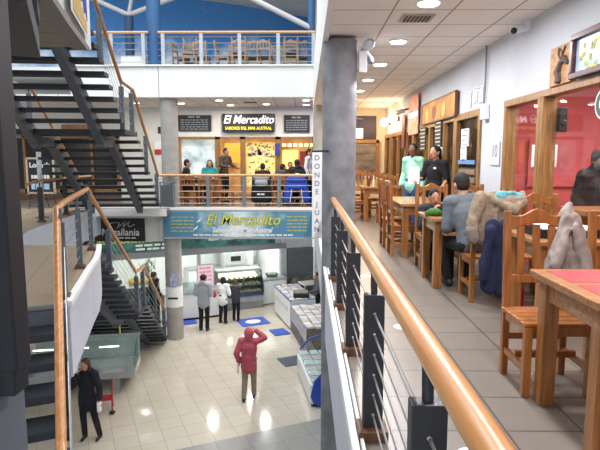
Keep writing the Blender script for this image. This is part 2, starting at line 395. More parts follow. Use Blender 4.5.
def rail_tube(root, pts, r=.035, m=M_rail, name='handrail'):
    """a round rail with tight mitred bends"""
    q = [V(pts[0])]
    for i in range(1, len(pts) - 1):
        p = V(pts[i]); a = (V(pts[i - 1]) - p).normalized(); b = (V(pts[i + 1]) - p).normalized(); q += [p + a * .035, p + (a + b) * .008, p + b * .035]
    q.append(V(pts[-1])); return MB().tube(q, r, 14).build(name, m, root, smooth=True)
def post_mb(x, y, z0, z1, w=.09, t=.05, rz=0): return MB().box((x, y, (z0 + z1) / 2), (w, t, z1 - z0), rz)
def post(root, x, y, z0, z1, ztop, w=.09, t=.05, rz=0, m=M_post, block=True, bolts=5):
    p = post_mb(x, y, z0, z1, w, t, rz).build('post', m, root, bev=.004)
    MB().tube([(x, y, z1 - .01), (x, y, ztop)], .014, 8).build('rail_support', m, p)
    if block: MB().box((x, y, z0 + .02), (w + .05, t + .09, .045), rz).build('base_block', M_blockw, p, bev=.004)
    return p
up, a1, a2, a3 = stair('staircase', 'open tread dark steel staircase climbing from balcony level to the upper floor, seen from behind', (E_(8.0), 8.0, 3.98), DF, 2.35, 1.2)
lo, b1, b2_, b3 = stair('staircase', 'open tread dark steel staircase descending beside the white landing to the ground floor', (E_(8.6), 8.6, 0), DF, 2.35, 1.1)
# hazard tape on the lower staircase's bend
tp = MB(); q = b1 + V((-.55, 0, -.36)); tp.box(q + V((.085, .1, -.02)), (.012, .06, .2)); tp.build('hazard_tape', mat('yellow_tape', '#c9bb3c', .6, .1, 5), lo)
def flight_rail(root, zs, posts, side=.06):
    pts = [V((E_(y) - side, y, z)) for y, z in zs]
    rail_tube(root, pts)
    tops = []
    for y, z0 in posts:
        for (ya, za), (yb, zb) in zip(zs, zs[1:]):
            if ya <= y <= yb: zr = za + (zb - za) * (y - ya) / (yb - ya)
        post(root, E_(y) - side, y, z0, zr - .1, zr, .09, .06, 0, M_steel2, block=False); tops.append((y, z0, zr))
    for k in range(5):
        mb = MB(); pp = [V((E_(y) - side, y, z0 + .16 + (zr - .28 - z0) * k / 4)) for y, z0, zr in tops]
        mb.tube(pp, .005, 5); mb.build('cable', M_cable, root)
flight_rail(up, [(7.9, 4.9), (10.85, 2.93), (11.95, 2.9), (14.85, .93)], [(9.4, 3.05), (10.85, 1.99), (11.75, 1.99), (13.2, 1.0), (14.6, .18)])
flight_rail(lo, [(8.3, .93), (11.55, -1.08), (12.45, -1.13), (15.3, -3.02)], [(9.4, -.6), (11.55, -1.99), (12.25, -1.99), (13.7, -2.95), (15.1, -3.8)])
# left-hand rail of the upper flight
rail_tube(up, [V((E_(y) - 2.28, y, z)) for y, z in [(7.9, 4.9), (10.85, 2.93), (11.95, 2.9), (14.85, .93)]])
for y, z0, z1 in [(10.85, 1.99, 2.83), (11.75, 1.99, 2.8), (13.2, 1.0, 1.98), (14.6, .18, 1.02)]:
    post(up, E_(y) - 2.28, y, z0, z1, z1 + .1, .09, .06, 0, M_steel2, block=False)
# flights on the near side of the landing
DN = V((.41, -.912, 0))
nl, c1, c2, c3 = stair('staircase', 'open tread stair falling from the white landing towards the viewer behind the wooden rail', (-2.34, 5.03, 0), DN, 2.3, .9, (10,), tr=.27, m=M_black, offs=(.5, 1.8))
nu, e1, e2, e3 = stair('staircase', 'dark stair seen from below at the upper left edge under the grey soffit', (-2.36, 5.05, 3.98), DN, 2.2, 1.0, (10,), tr=.27, m=M_steel2, offs=(.42, 1.8), land_w=1.6)
# steel column close by on the left
nc = MB().b2((-1.0, 1.15, LZ), (-.72, 1.3, 4.2)); st = struct('column_steel', nc, M_steel2, bev=.004)
o = MB().b2((-.76, 1.17, .93), (-.664, 1.24, 4.2)).b2((-.765, 1.172, .87), (-.672, 1.238, .94)).build('column_flange', mat('blue_black_steel', '#0e1018', .6, .2, 8), st, bev=.006); o['kind'] = 'structure'
# ------------------------------------------------------------------ railings
r = thing('railing', 'long railing with varnished wooden handrail along the gallery edge in the foreground', 'railing', (.34, 0, 0))
MB().tube([(-.012, -.6, .905), (-.006, 2.5, .905), (0, 6.72, .905)], .036, 20).build('handrail', M_rail, r, smooth=True)
ys = [.26, 1.42, 2.6, 3.78, 4.96, 6.12]
for y in ys:
    p = MB().box((0, y, .40), (.1, .06, .70)).build('post', M_post, r, bev=.004)
    MB().tube([(0, y, .74), (-.004, y, .885)], .017, 10).build('rail_support', M_post, p, smooth=True)
    MB().box((0, y, .03), (.15, .15, .06)).build('base_block', M_blockw, p, bev=.006)
    for k in range(6):
        z = .13 + .105 * k; MB().ell((-.0, y - .032, z), (.008, .006, .008), n=8, m=5).build('bolt', M_bolt, p, smooth=True)
for k in range(6):
    z = .13 + .105 * k; MB().tube([(0, -.6, z), (0, 6.7, z)], .0055, 6).build('cable', M_cable, r, smooth=True)
# landing railing: turns the corner and falls with the near stair
r = thing('railing', 'wood topped railing round the white landing, bending downwards at its near corner', 'railing', (0, 0, 0))
pts = [(-3.41, 8.25, .93), (-3.34, 8.15, .95), (-2.97, 6.8, .93), (-2.63, 5.72, .93), (-2.55, 5.42, .9)]
k0 = V((-2.55, 5.42, .9)); dd = V((.40, -.912, -.69))
rail_tube(r, pts + [tuple(k0 + dd * 4.2)], .037)
lp = [(-2.46, 5.3), (-2.93, 6.8), (-3.33, 8.17)]
for x, y in lp: post(r, x, y, .0, .78, .92, .065, .06, .3, M_steel2)
for s_ in (1.3, 2.6):
    q = k0 + dd * s_; post(r, q.x + .02, q.y + .03, q.z - .95, q.z - .18, q.z - .02, .05, .09, .42, M_black, block=False)
for k in range(5):
    z = .16 + .12 * k; MB().tube([(x, y, z) for x, y in lp], .0055, 6).build('cable', M_cable, r)
    MB().tube([k0 + V((.06, 0, z - .9)), k0 + dd * 3.9 + V((.06, 0, z - .9))], .005, 6).build('cable', M_cable, r)
# railing at the far left floor edge
r = thing('railing', 'wood topped railing with two dark posts at the left floor edge by the chalkboard', 'railing', (0, 0, 0))
rail_tube(r, [(-5.5, 10.5, .9), (-5.72, 11.2, .92), (-5.92, 12.2, .92), (-6.02, 13.4, .92), (-6.05, 15.0, .92)], .03)
for x, y in [(-5.9, 11.8), (-6.02, 13.3), (-6.06, 14.8)]: post(r, x, y, 0, .78, .92, .1, .06, .1, M_post)
for k in range(5): MB().tube([(-5.6, 10.6, .16 + .13 * k), (-5.9, 11.8, .16 + .13 * k), (-6.02, 13.3, .16 + .13 * k), (-6.06, 14.8, .16 + .13 * k)], .005, 6).build('cable', M_cable, r)
def front_rail(label, x0, x1, y, z0, posts, m, rm, ncab=5, h=.9):
    r = thing('railing', label, 'railing', ((x0 + x1) / 2, y, z0)); cx = (x0 + x1) / 2
    MB().tube([(x0 - cx, 0, h + .02), (x1 - cx, 0, h + .02)], .038, 14).build('handrail', rm, r, smooth=True)
    for x in posts: MB().box((x - cx, 0, h / 2), (.1, .05, h)).build('post', m, r, bev=.004)
    for k in range(ncab):
        z = .12 + (h - .22) * k / (ncab - 1); MB().tube([(x0 - cx, 0, z), (x1 - cx, 0, z)], .009, 6).build('cable', M_cable, r)
    return r
front_rail('balcony railing with pale wooden handrail above the seafood banner', -4.2, .3, 15.27, 0.01, [-3.8, -2.8, -1.77, -.77, .24], M_gpost, M_rail2)
pn = thing('end_panel', 'low grey framed panel beside the balcony column', 'panel', (-3.97, 15.24, .02))
MB().box((0, 0, .33), (.36, .03, .6)).build('infill', mat('grey_sheet', '#55585d', .5, .1, 4), pn)
MB().box((-.19, -.0, .36), (.035, .05, .72)).box((.19, -.0, .36), (.035, .05, .72)).box((0, -.0, .71), (.41, .05, .035)).build('frame', M_gpost, pn)
front_rail('upper floor railing with wooden handrail in front of the stacked chairs', -4.13, .25, 15.4, 3.97, [-4.0, -2.93, -1.86, -.78, .2], mat('light_rail_post', '#a9adb3', .5, .1, 8), M_rail2)
front_rail('upper floor railing left of the blue column', -6.4, -4.4, 15.4, 3.97, [-5.45, -4.55], mat('light_rail_post', '', .5), M_rail2)
tag(MB().b2((-5.3, 15.7, 3.95), (-4.6, 16.1, 4.3)).build('storage_box', M_white, bev=.01), 'white box on the upper floor behind the left railing', 'box')

# ------------------------------------------------------------------ signs and lettering
M_letter = emis('lit_white_lettering', '#ffffff', .7)
M_lety = emis('lit_yellow_lettering', '#f2d23a', .8)
M_boardblk = mat('black_sign_board', '#15191a', .5, .2, 3)
# lit sign over the restaurant
s = thing('shop_sign', 'black lit sign with white script lettering above the restaurant windows', 'sign', (-1.92, YB - .1, 2.58))
MB().box((0, 0, 0), (1.74, .12, .6)).build('sign_board', M_boardblk, s, bev=.01)
text('El Mercadito', 'lettering', M_letter, s, (0, -.065, .1), FRONT, .38, shear=.3, sx=.86, bold=.003)
text('SABORES DEL MAR AUSTRAL', 'lettering', M_lety, s, (0, -.065, -.18), FRONT, .14, sx=.86, bold=.001)
# banner on the slab edge
def banner_mat():
    m, nt, b = base('blue_sea_banner'); L = nt.links.new
    tc = nt.nodes.new('ShaderNodeTexCoord'); sp = nt.nodes.new('ShaderNodeSeparateXYZ'); L(tc.outputs['Object'], sp.inputs[0])
    nz = nt.nodes.new('ShaderNodeTexNoise'); nz.inputs['Scale'].default_value = 2.5; L(tc.outputs['Object'], nz.inputs['Vector'])
    ab = nt.nodes.new('ShaderNodeMath'); ab.operation = 'ABSOLUTE'; L(sp.outputs['X'], ab.inputs[0])
    ad = nt.nodes.new('ShaderNodeMath'); ad.operation = 'MULTIPLY_ADD'; ad.inputs[1].default_value = -.45; L(ab.outputs[0], ad.inputs[0]); L(nz.outputs['Fac'], ad.inputs[2])
    rp = nt.nodes.new('ShaderNodeValToRGB'); e = rp.color_ramp.elements; e[0].position = 0; e[0].color = rgb('#4a7f9c'); e[1].position = .55; e[1].color = rgb('#d3dfe2')
    x = rp.color_ramp.elements.new(-0.0 + .25); x.color = rgb('#8fb0bd')
    L(ad.outputs[0], rp.inputs[0]); L(rp.outputs[0], b.inputs['Base Color']); b.inputs['Roughness'].default_value = .5; return m
s = thing('banner', 'wide blue banner with yellow script lettering on the balcony edge', 'banner', (-1.94, 15.24, -.47))
MB().box((0, 0, 0), (4.3, .025, .74)).build('banner_sheet', banner_mat(), s)
MB().box((0, .004, .385), (4.4, .04, .035)).box((0, .004, -.385), (4.4, .04, .035)).box((-2.18, .004, 0), (.04, .04, .8)).box((2.18, .004, 0), (.04, .04, .8)).build('banner_frame', M_alu, s)
M_yel = mat('yellow_print', '#d6cf45', .6, .05, 5); M_olive = mat('olive_outline', '#4c5a22', .6, .05, 5)
text('El Mercadito', 'lettering', M_olive, s, (.12, -.014, .12), FRONT, .44, .002, .3, sx=.95, bold=.012)
text('El Mercadito', 'lettering', M_yel, s, (.12, -.018, .12), FRONT, .44, .002, .3, sx=.95, bold=0)
text('Sabores del Mar Austral', 'lettering', M_white, s, (.1, -.016, -.17), FRONT, .2, .002, .3, sx=.88, bold=.006)
d_ = MB()
for i in range(5):
    dashes(d_, -1.95, -1.25, .2 - .1 * i, .03, -.013, 4); dashes(d_, 1.4, 2.0, .22 - .1 * i, .03, -.013, 4)
d_.build('small_print', mat('olive_print', '#b3ad4a', .6), s); d_ = MB(); dashes(d_, -1.3, 1.6, -.31, .04, -.013, 16); d_.build('small_print', M_white, s)
bd = MB()
for x, z in ((-1.1, .1), (-1.2, -.12)):
    bd.prism([(x - .12, z - .05), (x, z - .02), (x + .05, z + .09), (x - .03, z + .03)], -.02, -.013, 1)
bd.build('bird_print', M_white, s)
# black script sign lower left
s = thing('shop_sign', 'black sign with white handwritten initial under the balcony floor', 'sign', (-5.42, 15.38, -.64))
MB().box((0, 0, 0), (1.46, .05, .7)).build('sign_board', M_boardblk, s)
text('Magallania', 'lettering', M_white, s, (.02, -.028, -.09), FRONT, .29, .002, .1, sx=.94, bold=.004)
mb = MB(); mb.tube([(-.35, -.03, .12), (-.2, -.03, .2), (0, -.03, .2), (-.02, -.03, .1), (-.08, -.03, .03), (.08, -.03, .16), (.17, -.03, .24), (.12, -.03, .1), (.1, -.03, .05), (.2, -.03, .16), (.3, -.03, .24), (.25, -.03, .12), (.3, -.03, .08), (.45, -.03, .15)], .009, 6)
mb.build('lettering', M_white, s)
d_ = MB(); dashes(d_, -.12, .5, -.25, .035, -.026, 4); d_.build('small_print', M_white, s)
# menu boards on the restaurant wall
for x0, x1, z0, z1, lab in ((-4.28, -3.17, 2.32, 2.84, 'black menu board with grey writing above the left restaurant window'), (-.74, .12, 2.28, 2.84, 'black menu board with grey writing right of the lit sign')):
    s = thing('menu_board', lab, 'menu board', ((x0 + x1) / 2, YB - .05, (z0 + z1) / 2), 0, 'restaurant menu boards'); w = x1 - x0
    MB().box((0, 0, 0), (w, .04, z1 - z0)).build('board', mat('slate_board', '#23262c', .6, .4, 4), s)
    d_ = MB(); dashes(d_, -w * .2, w * .2, .2, .05, -.022, 2)
    for i in range(5): dashes(d_, -w * .42, w * .42, .1 - .075 * i, .028, -.022, 7)
    d_.build('writing', mat('chalk_grey', '#8d929a', .8, .05, 5), s)
# hanging vertical sign by the gallery column
s = thing('hanging_sign', 'narrow white vertical sign hung in front of the gallery column', 'sign', (.135, 6.6, .96))
MB().box((0, 0, 0), (.12, .02, 1.06)).build('sign_board', M_paper, s)
MB().tube([(-.07, 0, .54), (.09, 0, .545), (.16, .2, .545)], .012, 8).build('bracket', M_black, s)
M_navy = mat('navy_print', '#4a5064', .6, .05, 5)
zz = .46
for ch in 'DONDE JUAN':
    if ch != ' ': text(ch, 'lettering', M_navy, s, (0, -.012, zz), FRONT, .09, .001)
    zz -= .104 if ch != ' ' else .05
# poster on the upper landing edge
s = thing('poster', 'white poster with blue and yellow brush shapes on the upper landing edge', 'poster', (-2.49, 5.72, 3.44))
dx = V((-.277, 1, 0)).normalized()
def onposter(poly, t):
    mb = MB(); nrm = V((dx.y, -dx.x, 0)); n = len(poly)
    A = [dx * u * 1.32 + V((0, 0, w)) + nrm * (.06 + t) for u, w in poly]; Bq = [p + nrm * .004 for p in A]
    return mb.add(A + Bq, [tuple(range(n)), tuple(range(2 * n - 1, n - 1, -1))] + [(i, n + i, n + (i + 1) % n, (i + 1) % n) for i in range(n)])
onposter([(0, -.5), (1.2, -.5), (1.2, .5), (0, .5)], 0).build('poster_sheet', M_paper, s)
onposter([(.1, -.46), (.98, -.46), (.98, -.36), (.9, -.3), (.84, -.34), (.74, -.22), (.66, -.27), (.55, -.16), (.45, -.22), (.34, -.08), (.25, -.14), (.1, .05)], .006).build('yellow_shape', mat('ochre_yellow_print', '#d9b469', .6, .15, 8), s)
onposter([(1.02, -.3), (1.04, .48), (.1, .48), (.1, .14), (.25, -.06), (.32, .0), (.45, -.14), (.53, -.07), (.64, -.19), (.74, -.13), (.84, -.26), (.92, -.2)], .007).build('blue_shape', mat('cobalt_print', '#3a49b0', .6, .15, 8), s)
# chalkboard on an easel
s = thing('easel_board', 'black chalkboard with white lettering on a wooden easel at the left', 'chalkboard', (-7.4, 14.9, 0))
MB().box((0, 0, .93), (.74, .03, .96)).build('board', M_boardblk, s)
fr = MB()
for a, b_ in (((-.37, 0, .45), (-.37, 0, 1.41)), ((.37, 0, .45), (.37, 0, 1.41)), ((-.4, 0, 1.41), (.4, 0, 1.41)), ((-.4, 0, .45), (.4, 0, .45))): fr.beam(a, b_, .05, .05, up=(0, 1, 0))
fr.build('frame', mat('pale_easel_wood', '#b9a98c', .6, .1, 6), s)
for x0, x1, y0 in ((-.2, -.4, 0), (.2, .4, 0), (0, 0, .35)): MB().tube([(x0, .03, .95), (x1, .03 + y0, .0)], .014, 8).build('leg', M_black, s)
text('Lonnela', 'lettering', M_white, s, (0, -.02, 1.22), FRONT, .19, .002, bold=.006)
mb = MB(); dashes(mb, -.26, .27, .9, .1, -.016, 5); mb.build('writing', M_white, s)
mb = MB(); dashes(mb, -.27, .27, .63, .16, -.016, 4); mb.build('writing', mat('pale_blue_chalk', '#9fc0dc', .8), s)
s = thing('slim_post', 'slim pale post with grey marks standing in front of the chalkboard', 'post', (-6.28, 12.6, 0))
MB().b2((-.05, -.02, 0), (.05, .02, 1.92)).build('post_body', mat('pale_grey_post', '#b9bcc2', .6, .35, 14), s)
MB().lathe([(.15, 0), (.15, .03)]).build('base', M_gpost, s)

# ------------------------------------------------------------------ restaurant front at the back of the balcony
M_warm = emis('lit_cream_wall', '#f2d79c', .55)
def window(name, x0, x1, z0, z1, y, m, depth=.12, fw=.09, frm=M_frame, mull=()):
    t = bpy.data.objects.new(name, None); COL.objects.link(t); t.location = ((x0 + x1) / 2, y, z0); t['kind'] = 'structure'
    w = (x1 - x0) / 2; h = z1 - z0
    f = MB().b2((-w, -.03, 0), (-w + fw, depth, h)).b2((w - fw, -.03, 0), (w, depth, h)).b2((-w, -.03, h - fw), (w, depth, h)).b2((-w, -.03, 0), (w, depth, fw))
    for k in mull: f.b2((k - .04, -.03, 0), (k + .04, depth, h))
    f.build('window_frame', frm, t); MB().b2((-w + fw, .03, fw), (w - fw, .042, h - fw)).build('window_pane', m, t)
    return t
window('window_1', -4.36, -2.98, 0, 2.13, YB, M_redglass)
window('door_1', -2.98, -2.14, 0, 2.13, YB, M_redglass, fw=.08)
window('window_2', -2.14, -.95, 0, 2.13, YB, M_redglass)
window('window_3', -.95, .3, 0, 2.13, YB, M_redglass)
mw = MB().b2((-4.95, 21.2, 0), (.35, 21.3, 3.1)).b2((-4.95, YB + .12, 0), (-4.85, 21.3, 3.1)).b2((.3, YB + .12, 0), (.4, 21.3, 3.1))
struct('wall_restaurant', mw, mat('warm_cream_wall', '#e6cfa6', .8, .3, 2, col2='#c08a50'))
struct('floor_restaurant', MB().b2((-4.95, 18.3, -.2), (.4, 21.3, 0)), M_floor_up)
struct('ceiling_restaurant', MB().b2((-4.95, YB + .12, 2.6), (.4, 21.3, 2.7)), M_white)
for x in (-3.7, -2.5, -1.5, -.3): area('restaurant_lamp', (x, 19.4, 2.55), .8, 17, (1, .76, .48))
# things seen in its windows
s = tag(MB().box((-3.67, 18.5, 1.3), (1.2, .04, 1.6)).build('mural_panel', mat('pastel_mural', '#eaf3fa', .7, .2, 2.6, col2='#86a6ae', emit=.5)), 'pale blue and green picture panel behind the left restaurant window', 'picture')  # emission makes this panel look bright, though it is no lamp
M_stick = mat('brown_sticker', '#6d4a35', .7, .3, 9)
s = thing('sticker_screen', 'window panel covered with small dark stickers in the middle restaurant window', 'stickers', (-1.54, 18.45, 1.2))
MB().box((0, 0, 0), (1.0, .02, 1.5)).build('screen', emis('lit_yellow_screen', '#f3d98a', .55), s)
sb = MB(); random.seed(3)
for i in range(150):
    x, z = random.uniform(-.46, .46), random.uniform(-.68, .72)
    if z > .3 - x * .5 or random.random() < .45: sb.box((x, -.014, z), (random.uniform(.03, .055), .01, random.uniform(.03, .05)), 0)
tag(sb.build('sticker', M_stick, s), kind='stuff')
sb = MB()
for i in range(14): sb.box((random.uniform(-.42, .4), -.016, random.uniform(.3, .7)), (.12, .01, .1))
tag(sb.build('flyer', mat('pale_pink_flyer', '#d8c3b8', .7, .3, 2), s), kind='stuff')
mb = MB()
for k in range(6): mb.box((-.75 + .19 * k, 18.5, 1.86), (.12, .05, .1))
tag(mb.build('light_strip', emis('warm_lamp_strip', '#ffd98a', 4), None), 'row of warm lights along the top of the right restaurant window', 'lights')
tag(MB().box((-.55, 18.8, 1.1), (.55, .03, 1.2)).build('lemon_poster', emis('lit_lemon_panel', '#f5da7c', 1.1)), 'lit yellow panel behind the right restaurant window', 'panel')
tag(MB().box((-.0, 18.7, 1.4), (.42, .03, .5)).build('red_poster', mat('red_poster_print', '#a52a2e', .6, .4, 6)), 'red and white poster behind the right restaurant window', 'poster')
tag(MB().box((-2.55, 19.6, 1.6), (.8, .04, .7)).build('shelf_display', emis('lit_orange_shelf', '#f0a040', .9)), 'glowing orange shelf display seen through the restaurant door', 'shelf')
tag(MB().box((-.97, 18.15, 1.7), (.16, .03, .4)).build('blue_notice', mat('blue_notice_print', '#3a3f9c', .6, .3, 9)), 'blue notice on the post between two restaurant windows', 'notice')
# dark shop front at the back left
window('window_4', -10.6, -6.3, 0.25, 2.2, YB, M_darkglass, fw=.12, mull=(-1.1, .1, 1.2))
struct('trim_plinth', MB().b2((-10.6, YB - .04, 0), (-6.3, YB + .1, .25)), M_blockw)
struct('wall_shop_left', MB().b2((-11, 20.4, 0), (-6.0, 20.5, 2.6)).b2((-11, YB + .12, 2.3), (-6.0, 20.5, 2.4)), mat('dim_grey_wall', '#6b6866', .8, .2, 2))
area('added_shop_fill', (-8.0, 19.4, 2.25), 1.2, 30, (1, .85, .7))  # unseen fill light added to lighten the dark shop interior
# wall furniture by the left column
tag(MB().box((-4.93, YB - .02, 2.35), (.09, .03, .22)).build('wall_switch', M_boardblk, bev=.006), 'small dark switch box on white wall left of balcony column', 'switch')
s = thing('wall_sign', 'small red and white sign on the wall left of the balcony column', 'sign', (-4.9, YB - .02, 1.62))
MB().box((0, 0, 0), (.42, .02, .16)).build('red_band', mat('red_sign_print', '#c03030', .6, .05, 5), s); MB().box((0, 0, .22), (.42, .02, .26)).build('white_band', M_paper, s)
tag(MB().box((-7.6, YB - .06, 2.42), (1.2, .06, .22)).build('wooden_board', M_chair), 'orange wooden board above the dark shop front', 'board')

# ------------------------------------------------------------------ ceiling fittings
M_lamp = emis('lamp_diffuser', '#fff8f0', 9)
def downlight(x, y, z, r, p, lab, grp, col=(1, .95, .88)):
    t = thing('ceiling_light', lab, 'light', (x, y, z), 0, grp)
    MB().lathe([(r * 1.25, 0), (r * 1.25, -.012), (r, -.018)], n=24).build('trim_ring', M_fascia, t, smooth=True)
    MB().lathe([(r, -.019), (r * .96, -.026)], n=24).build('diffuser', M_lamp, t, smooth=True)
    area('lamp', (0, 0, -.06), r * 2, p, col, shape='DISK', parent=t)
for i, y in enumerate((1.95, 3.65, 5.35, 7.05, 8.72, 10.4, 12.05, 13.75, 15.4)):
    names = ['round recessed ceiling light above the nearest end of the gallery', 'round recessed ceiling light above the red topped table', 'nearest visible round ceiling light, at the top edge beside the vent', 'round ceiling light just beyond the air vent', 'third round ceiling light along the gallery', 'fourth round ceiling light along the gallery', 'fifth round ceiling light along the gallery, near the column edge', 'sixth round ceiling light, far down the gallery', 'last round ceiling light at the end of the gallery']
    downlight(1.17, y, 2.9, .1, 42, names[i], 'gallery ceiling lights', (.98, .97, 1) if y < 11 else (1, .75, .5))
for x, y, lab in ((-3.84, 16.75, 'round ceiling light nearest the balcony column'), (-2.54, 15.9, 'round ceiling light above the balcony, second from the left at the front'), (-2.4, 17.3, 'round ceiling light close to the lit sign'), (-1.24, 17.0, 'round ceiling light above the right part of the lit sign'), (.0, 15.9, 'round ceiling light at the right front of the balcony'), (0.0, 17.2, 'round ceiling light near the right menu board'), (-5.2, 16.6, 'round ceiling light left of the balcony column')):
    downlight(x, y, 3.1, .1, 20, lab, 'balcony ceiling lights')
for x, y, lab in ((-3.0, 16.4, 'round light under the balcony above the customer in grey'), (-1.3, 16.4, 'round light under the balcony above the blue mats'), (-1.9, 17.9, 'round light under the balcony by the bakery case'), (-5.2, 16.4, 'round light under the balcony near the lower staircase')):
    downlight(x, y, -.86, .1, 26, lab, 'lights under the balcony', (1, .97, .92))
v = thing('air_vent', 'slotted grey air vent in the ceiling beside a round light', 'vent', (1.17, 5.92, 2.9))
MB().box((0, 0, -.008), (.34, .3, .014)).build('vent_frame', mat('vent_grey', '#a9a49c', .6, .05, 5), v)
for k in range(7): MB().box((-.12 + .04 * k, 0, -.018), (.018, .22, .012), R=Matrix.Rotation(.5, 3, 'Y')).build('slat', mat('vent_slot_dark', '#4b463f', .7, .1, 5), v)
v = thing('air_vent', 'small dark vent in the balcony ceiling above the lit sign', 'vent', (-1.7, 16.6, 3.1))
MB().box((0, 0, -.006), (.4, .25, .012)).build('vent_frame', mat('vent_slot_dark', '', .7), v)
# security camera on the gallery wall and the small fittings on the column
c = thing('security_camera', 'white dome security camera high on the gallery wall', 'camera', (2.3, 6.05, 2.8))
MB().box((.09, 0, .06), (.06, .1, .14)).build('mount', M_whitegloss, c, bev=.005); MB().cap((.06, 0, .02), (-.06, -.05, -.01), .045, .05).build('housing', M_whitegloss, c, smooth=True)
MB().ell((-.08, -.09, -.03), (.035, .03, .035)).build('lens', M_boardblk, c, smooth=True)
c = thing('spotlight', 'white spotlight on the right side of the gallery column', 'lamp', (.7, 6.85, 2.66))
MB().box((-.0, 0, -.06), (.1, .12, .26)).build('battery_box', M_whitegloss, c, bev=.006)
MB().cap((.05, -.02, .12), (.07, -.1, .14), .055, .07).build('lamp_head', M_whitegloss, c, smooth=True); MB().ell((.075, -.145, .145), (.05, .02, .05)).build('lamp_glass', M_alu, c, smooth=True)
c = thing('spotlight', 'small hanging grey spotlight under the ceiling beside the column', 'lamp', (.78, 7.2, 2.9))
MB().tube([(0, 0, 0), (0, 0, -.1)], .015, 8).build('stem', M_gpost, c); MB().cap((-.03, 0, -.1), (.05, -.05, -.22), .045, .05).build('lamp_head', M_gpost, c, smooth=True)
# ------------------------------------------------------------------ gallery shop fronts along the right wall
def side_window(name, y0, y1, z1, m, mull=(), fw=.1, z0=0):
    """a front in the plane of the gallery wall, running along Y"""
    t = bpy.data.objects.new(name, None); COL.objects.link(t); t.location = (XW, (y0 + y1) / 2, z0); t['kind'] = 'structure'
    w = (y1 - y0) / 2; h = z1 - z0
    f = MB().b2((-.03, -w + .002, 0), (.12, -w + fw, h - fw)).b2((-.03, w - fw, 0), (.12, w - .002, h - fw)).b2((-.034, -w, h - fw), (.12, w, h)).b2((-.024, -w + fw, 0), (.11, w - fw, .12))
    for k in mull: f.b2((-.03, k - .06, .12), (.12, k + .06, h - fw))
    f.build('window_frame', M_frame, t, bev=.004); MB().b2((.03, -w + fw, .12), (.04, w - fw, h - fw)).build('window_pane', m, t)
    return t
side_window('window_5', 1.0, 5.6, 2.1, M_redglass, mull=(-.4,), fw=.07)
side_window('door_2', 5.6, 6.62, 2.1, M_redglass, fw=.075)
struct('wall_red_shop', MB().b2((4.4, .8, 0), (4.5, 7.5, 2.8)).b2((XW + .12, 7.3, 0), (4.5, 7.4, 2.8)).b2((XW + .12, .8, 0), (4.5, .9, 2.8)), M_redwall)
struct('floor_red_shop', MB().b2((XW + .1, .8, -.2), (4.5, 7.4, 0)), M_floor_up)
struct('ceiling_red_shop', MB().b2((XW + .12, .8, 2.5), (4.5, 7.4, 2.6)), M_white)
area('red_shop_lamp', (3.5, 5.2, 2.45), 1.4, 60, (1, .93, .9)); area('red_shop_lamp', (3.4, 2.8, 2.45), 1.0, 28, (1, .93, .9))
c = thing('wall_box', 'white intercom box on the post behind the shop window', 'box', (2.57, 5.85, 1.44))
MB().box((0, 0, 0), (.26, .05, .24)).build('box_body', M_whitegloss, c, bev=.01); MB().box((.02, -.03, .02), (.1, .01, .08)).build('screen', M_alu, c)
c = thing('loudspeaker', 'small black loudspeaker fixed inside the shop window at the post', 'speaker', (2.57, 5.5, 1.8))
MB().box((0, 0, 0), (.075, .1, .24)).build('speaker_body', M_boardblk, c, bev=.008); MB().lathe([(.03, 0), (.02, .008)], (0, 0, 0)).build('cone', M_black, c).matrix_local = Matrix.Translation((0, -.051, -.03)) @ Matrix.Rotation(PI / 2, 4, 'X')
tag(MB().box((3.4, 7.25, 1.35), (.85, .03, .62)).build('painted_reflection', mat('pale_pink_reflection', '#d4686d', .5, .25, 3)), 'pale sheet standing in for a window reflection, on the red wall inside the shop', 'picture')  # faint window reflection painted as a pale sheet
c = thing('window_emblem', 'round green and white emblem stuck on the red shop window', 'emblem', (XW - .0, 4.47, 1.86))
R90 = Matrix.Rotation(-PI / 2, 4, 'Y')
for nm, r, t, m in (('white_ring', .125, 0, M_paper), ('green_disc', .108, -.003, mat('dark_green_print', '#2f5b4c', .6, .1, 6)), ('white_centre', .05, -.006, M_paper)):
    o = MB().lathe([(r, 0), (r, .003)], n=28).build(nm, m, c); o.matrix_local = Matrix.Translation((t, 0, 0)) @ R90
# further fronts
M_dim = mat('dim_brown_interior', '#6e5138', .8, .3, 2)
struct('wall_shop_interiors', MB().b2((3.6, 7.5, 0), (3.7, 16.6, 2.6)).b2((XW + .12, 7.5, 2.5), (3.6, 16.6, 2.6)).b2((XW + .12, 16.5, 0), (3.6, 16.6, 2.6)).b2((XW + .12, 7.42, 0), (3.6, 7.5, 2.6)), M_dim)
struct('floor_shop_interiors', MB().b2((XW + .1, 7.5, -.2), (3.6, 16.6, 0)), M_floor_up)
for y in (9, 11.5, 14): area('shop_lamp', (3.1, y, 2.45), .5, 26, (1, .78, .45))
side_window('window_6', 7.5, 8.75, 2.1, M_darkglass)
side_window('door_3', 8.75, 9.5, 2.1, M_darkglass, fw=.09)
side_window('window_7', 9.5, 12.2, 2.1, M_darkglass, mull=(-.3,))
side_window('door_4', 12.2, 13.1, 2.1, M_darkglass, fw=.09)
side_window('window_8', 13.1, 16.5, 2.1, M_darkglass, mull=(-.6, .5))
M_menu = mat('dark_menu_print', '#2e2b2a', .6, .4, 6); M_yelp = emis('lit_yellow_panel', '#e8b23c', 1.1)
PP = M_paper
